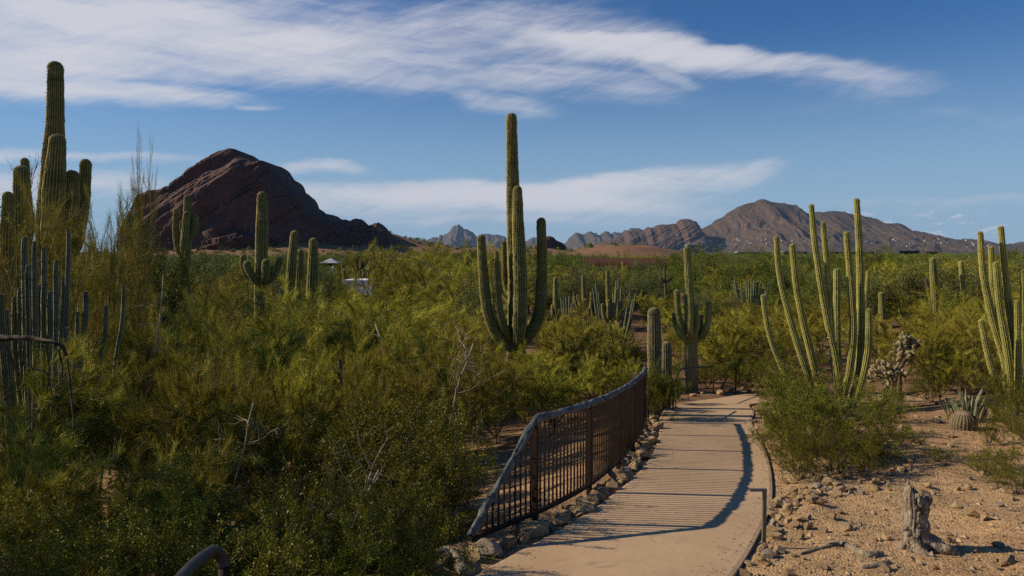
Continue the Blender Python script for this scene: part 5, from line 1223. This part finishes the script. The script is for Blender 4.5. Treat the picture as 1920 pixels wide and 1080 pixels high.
# ------------------------------------------------------------------ far buildings and poles
def house(name, label, cat, px0, px1, py0, py1, d, wall, roof=None, depth=6, over=0.0, rh=0.3, group=None, windows=0, pitched=False):
    a, b = at(px0, py1, d), at(px1, py0, d); w = b.x - a.x; x = (a.x + b.x) / 2; g = min(a.z, ground(x, d)) - 0.3; h = b.z - g
    t = thing(name, label, cat, (x, d + depth / 2, g), 0, group)
    G = Geo(); G.box((0, 0, (h - rh) / 2), (w, depth, h - rh)); obj('wall', G.mesh('wall', wall, False), t)
    G = Geo()
    if pitched:
        W2, D2 = w / 2 + over, depth / 2 + over
        G.put([(-W2, -D2, h - rh), (W2, -D2, h - rh), (W2, D2, h - rh), (-W2, D2, h - rh), (0, 0, h + rh * 0), (0, 0, h - rh - .08)], [(0, 1, 4), (1, 2, 4), (2, 3, 4), (3, 0, 4), (1, 0, 5), (2, 1, 5), (3, 2, 5), (0, 3, 5)])
    else: G.box((0, 0, h - rh / 2), (w + 2 * over, depth + 2 * over, rh))
    obj('roof', G.mesh('roof', roof or wall, False), t)
    for i in range(windows):
        G = Geo(); G.box((-w / 2 + w * (i + .5) / windows, -depth / 2 - .02, h * .5), (w / windows * .5, .06, min(1.3, h * .3))); obj('window', G.mesh('window', M['glass'], False), t)
    return t
house('white_building', 'white roofed building half hidden by bushes left of the cactus stand', 'building', 650, 683, 525, 538, 62, M['white'], M['white'], 3.2, .25, .35, None, 3)
house('white_building', 'low white roofed building behind the short distant saguaro column', 'building', 756, 778, 533, 548, 62, M['white'], M['white'], 3, .2, .3, None, 2)
house('shade_pavilion', 'pavilion with a grey pyramid roof among the trees below the butte', 'pavilion', 606, 628, 484, 500, 108, M['darkwall'], M['greyroof'], 2.0, .5, .7, None, 0, True)
house('white_tent', 'small pointed white tent beside the grey roofed pavilion', 'tent', 620, 626, 497, 510, 100, M['white'], M['white'], .6, .05, .75, None, 0, True)
house('teal_building', 'low building with a teal roof on the red dirt hill', 'building', 1291, 1314, 459, 466, 520, M['tanwall'], M['teal'], 8, 1, 1.0, None, 4)
house('dark_shed', 'dark shed on the ridge of the red dirt hill', 'shed', 1136, 1153, 460, 466, 430, M['darkwall'], M['darkwall'], 5, .3, .4, None, 1)
house('scoreboard', 'larger dark scoreboard back among the light poles', 'scoreboard', 1687, 1724, 470, 486, 800, M['darkwall'], M['darkwall'], 3, .2, .6)
house('scoreboard', 'smaller dark scoreboard back right of the larger one', 'scoreboard', 1738, 1761, 471.5, 484, 820, M['darkwall'], M['darkwall'], 3, .2, .6)
house('stadium_stand', 'long low stand with a pale roof behind the organ pipe stems', 'building', 1470, 1514, 471, 479, 780, M['darkwall'], M['greyroof'], 10, 1.5, .9, None, 6)
house('stadium_stand', 'dark low stand between the tallest organ pipe stems', 'building', 1556, 1640, 472, 479, 800, M['darkwall'], M['tanwall'], 10, 1.0, .7, None, 10)
house('stadium_stand', 'low building with a light grey roof right of the scoreboards', 'building', 1772, 1832, 478.5, 487, 700, M['greyroof'], M['greyroof'], 10, 1.0, .8, None, 8)
house('stadium_stand', 'grey low building at the foot of the mountain, left of the organ pipe', 'building', 1384, 1434, 472, 479, 760, M['darkwall'], M['greyroof'], 10, 1.0, .8, None, 8)
poles = [(1511, 438), (1554, 441), (1644, 450), (1666, 446), (1670, 443), (1731, 441), (1750, 443), (1773, 447), (1644, 452), (1813, 455), (1480, 452), (1846, 456)]
pp = None
for px, top in poles:
    d = 820 if top > 448 else 780; a = at(px, 480, d); b_ = at(px, top, d); g = ground(a.x, d)
    t = thing('light_pole', 'tall thin grey sports ground light pole in front of the mountain', 'light pole', (a.x, d, g), 0, 'light poles of the sports ground')
    G = Geo(); G.tube([(0, 0, -.5), (0, 0, (b_.z - g))], np.array((.42, .24)), 8); obj('pole', G.mesh('pole', M['steel']), t)
    for k in range(2): G = Geo(); G.box((0, -.1, b_.z - g - 1.2 - 1.6 * k), (3.4, .5, .5)); obj('lamp_bar', G.mesh('lamp_bar', M['steel'], False), t)
# the rusty culvert pipe
O = at(1090, 497, 118); E = at(1252, 497, 112); L = E.x - O.x
t = thing('culvert_pipe', 'big rusty corrugated pipe lying among the trees, its open end to the right', 'pipe', (O.x, 115, O.z))
s = np.linspace(0, L, 240); N = 36; th = np.arange(N) / N * 2 * math.pi; V = []
Rp = 1.12
for shell in (0, 1):
    r = (Rp if not shell else Rp - .12) + .02 * np.sin(s * 2 * math.pi / .25)
    V.append(np.stack([np.repeat(s[:, None], N, 1), 3.0 - 6.0 * s[:, None] / L * 1 + r[:, None] * np.cos(th)[None], r[:, None] * np.sin(th)[None]], -1).reshape(-1, 3))
i = np.arange(239)[:, None] * N; j = np.arange(N)[None]; k = (j + 1) % N
T = np.concatenate([np.stack([i + j, i + k, i + N + k], -1).reshape(-1, 3), np.stack([i + j, i + N + k, i + N + j], -1).reshape(-1, 3)])
m0 = 240 * N; e = 239 * N; jj = np.arange(N); kk = (jj + 1) % N
T = np.vstack([T, T[:, ::-1] + m0, np.stack([e + jj, e + kk, m0 + e + kk], -1), np.stack([e + jj, m0 + e + kk, m0 + e + jj], -1), np.stack([jj, kk, m0 + kk], -1), np.stack([jj, m0 + kk, m0 + jj], -1)])
G = Geo(); G.put(np.vstack(V), T); obj('shell', G.mesh('shell', M['pipe']), t)
for f in (.08, .38, .7):
    G = Geo(); G.box((L * f, 3 - 6 * f, -Rp - .9), (.5, 1.6, 2.0)); obj('cradle', G.mesh('cradle', M['darksteel'], False), t)
# houses at the foot of the mountain
hr = random.Random(8); HM = []
for k in range(3):
    G = Geo(); w, dp, h = [(20, 12, 5), (28, 14, 7), (15, 12, 4.5)][k]
    G.box((0, 0, h / 2 - 2), (w, dp, h + 4)); G.box((0, 0, h + .4), (w + 1.6, dp + 1.6, .8)); G.box((w * .32, -dp * .1, h * .5), (w * .35, dp * 1.25, h * .8)); HM.append(G.mesh('house', M['stucco'], False))
deps = bpy.context.evaluated_depsgraph_get(); deps.update()
n = 0
while n < 64:
    px = hr.choice([hr.gauss(1400, 55), hr.uniform(1230, 1480), hr.uniform(1560, 1860)]); py = hr.uniform(436, 466) if px < 1480 else hr.uniform(446, 466)
    if 1345 < px < 1445 and hr.random() < .6: py = hr.uniform(444, 462)
    a = at(px, py, 1000.0); v = (a - Vector((0, 0, CZ))).normalized()
    ok, loc, nrm, ix, ob, mt = S.ray_cast(deps, Vector((0, 0, CZ)) + v * 2000, v)
    if not ok or not ob.name.startswith('mountain') or loc.y > 6600: continue
    o = obj('house', HM[hr.randrange(3)], None, (loc.x, loc.y, loc.z)); s = hr.uniform(.5, 1.25); o.scale = (s, s, s); o.rotation_euler = (0, 0, hr.uniform(-.4, .4)); n += 1
    tag(o, 'tiny pale house on the lower slope of the mountain', 'house', 'houses on the foot of the mountain')
# ------------------------------------------------------------------ the air
G = Geo(); G.box((0, 7000, 300), (30000, 15600, 640))
m = bpy.data.materials.new('haze'); m.use_nodes = True; nt = m.node_tree; nt.nodes.clear()
ou = nt.nodes.new('ShaderNodeOutputMaterial'); pv = nt.nodes.new('ShaderNodeVolumePrincipled')
pv.inputs['Color'].default_value = (0.42, 0.66, 1.0, 1); pv.inputs['Density'].default_value = 2.3e-5; pv.inputs['Anisotropy'].default_value = 0.0
nt.links.new(pv.outputs[0], ou.inputs['Volume'])
tag(obj('haze', G.mesh('haze', m, False)), 'thin blue desert haze over the far mountains', 'haze', kind='stuff')
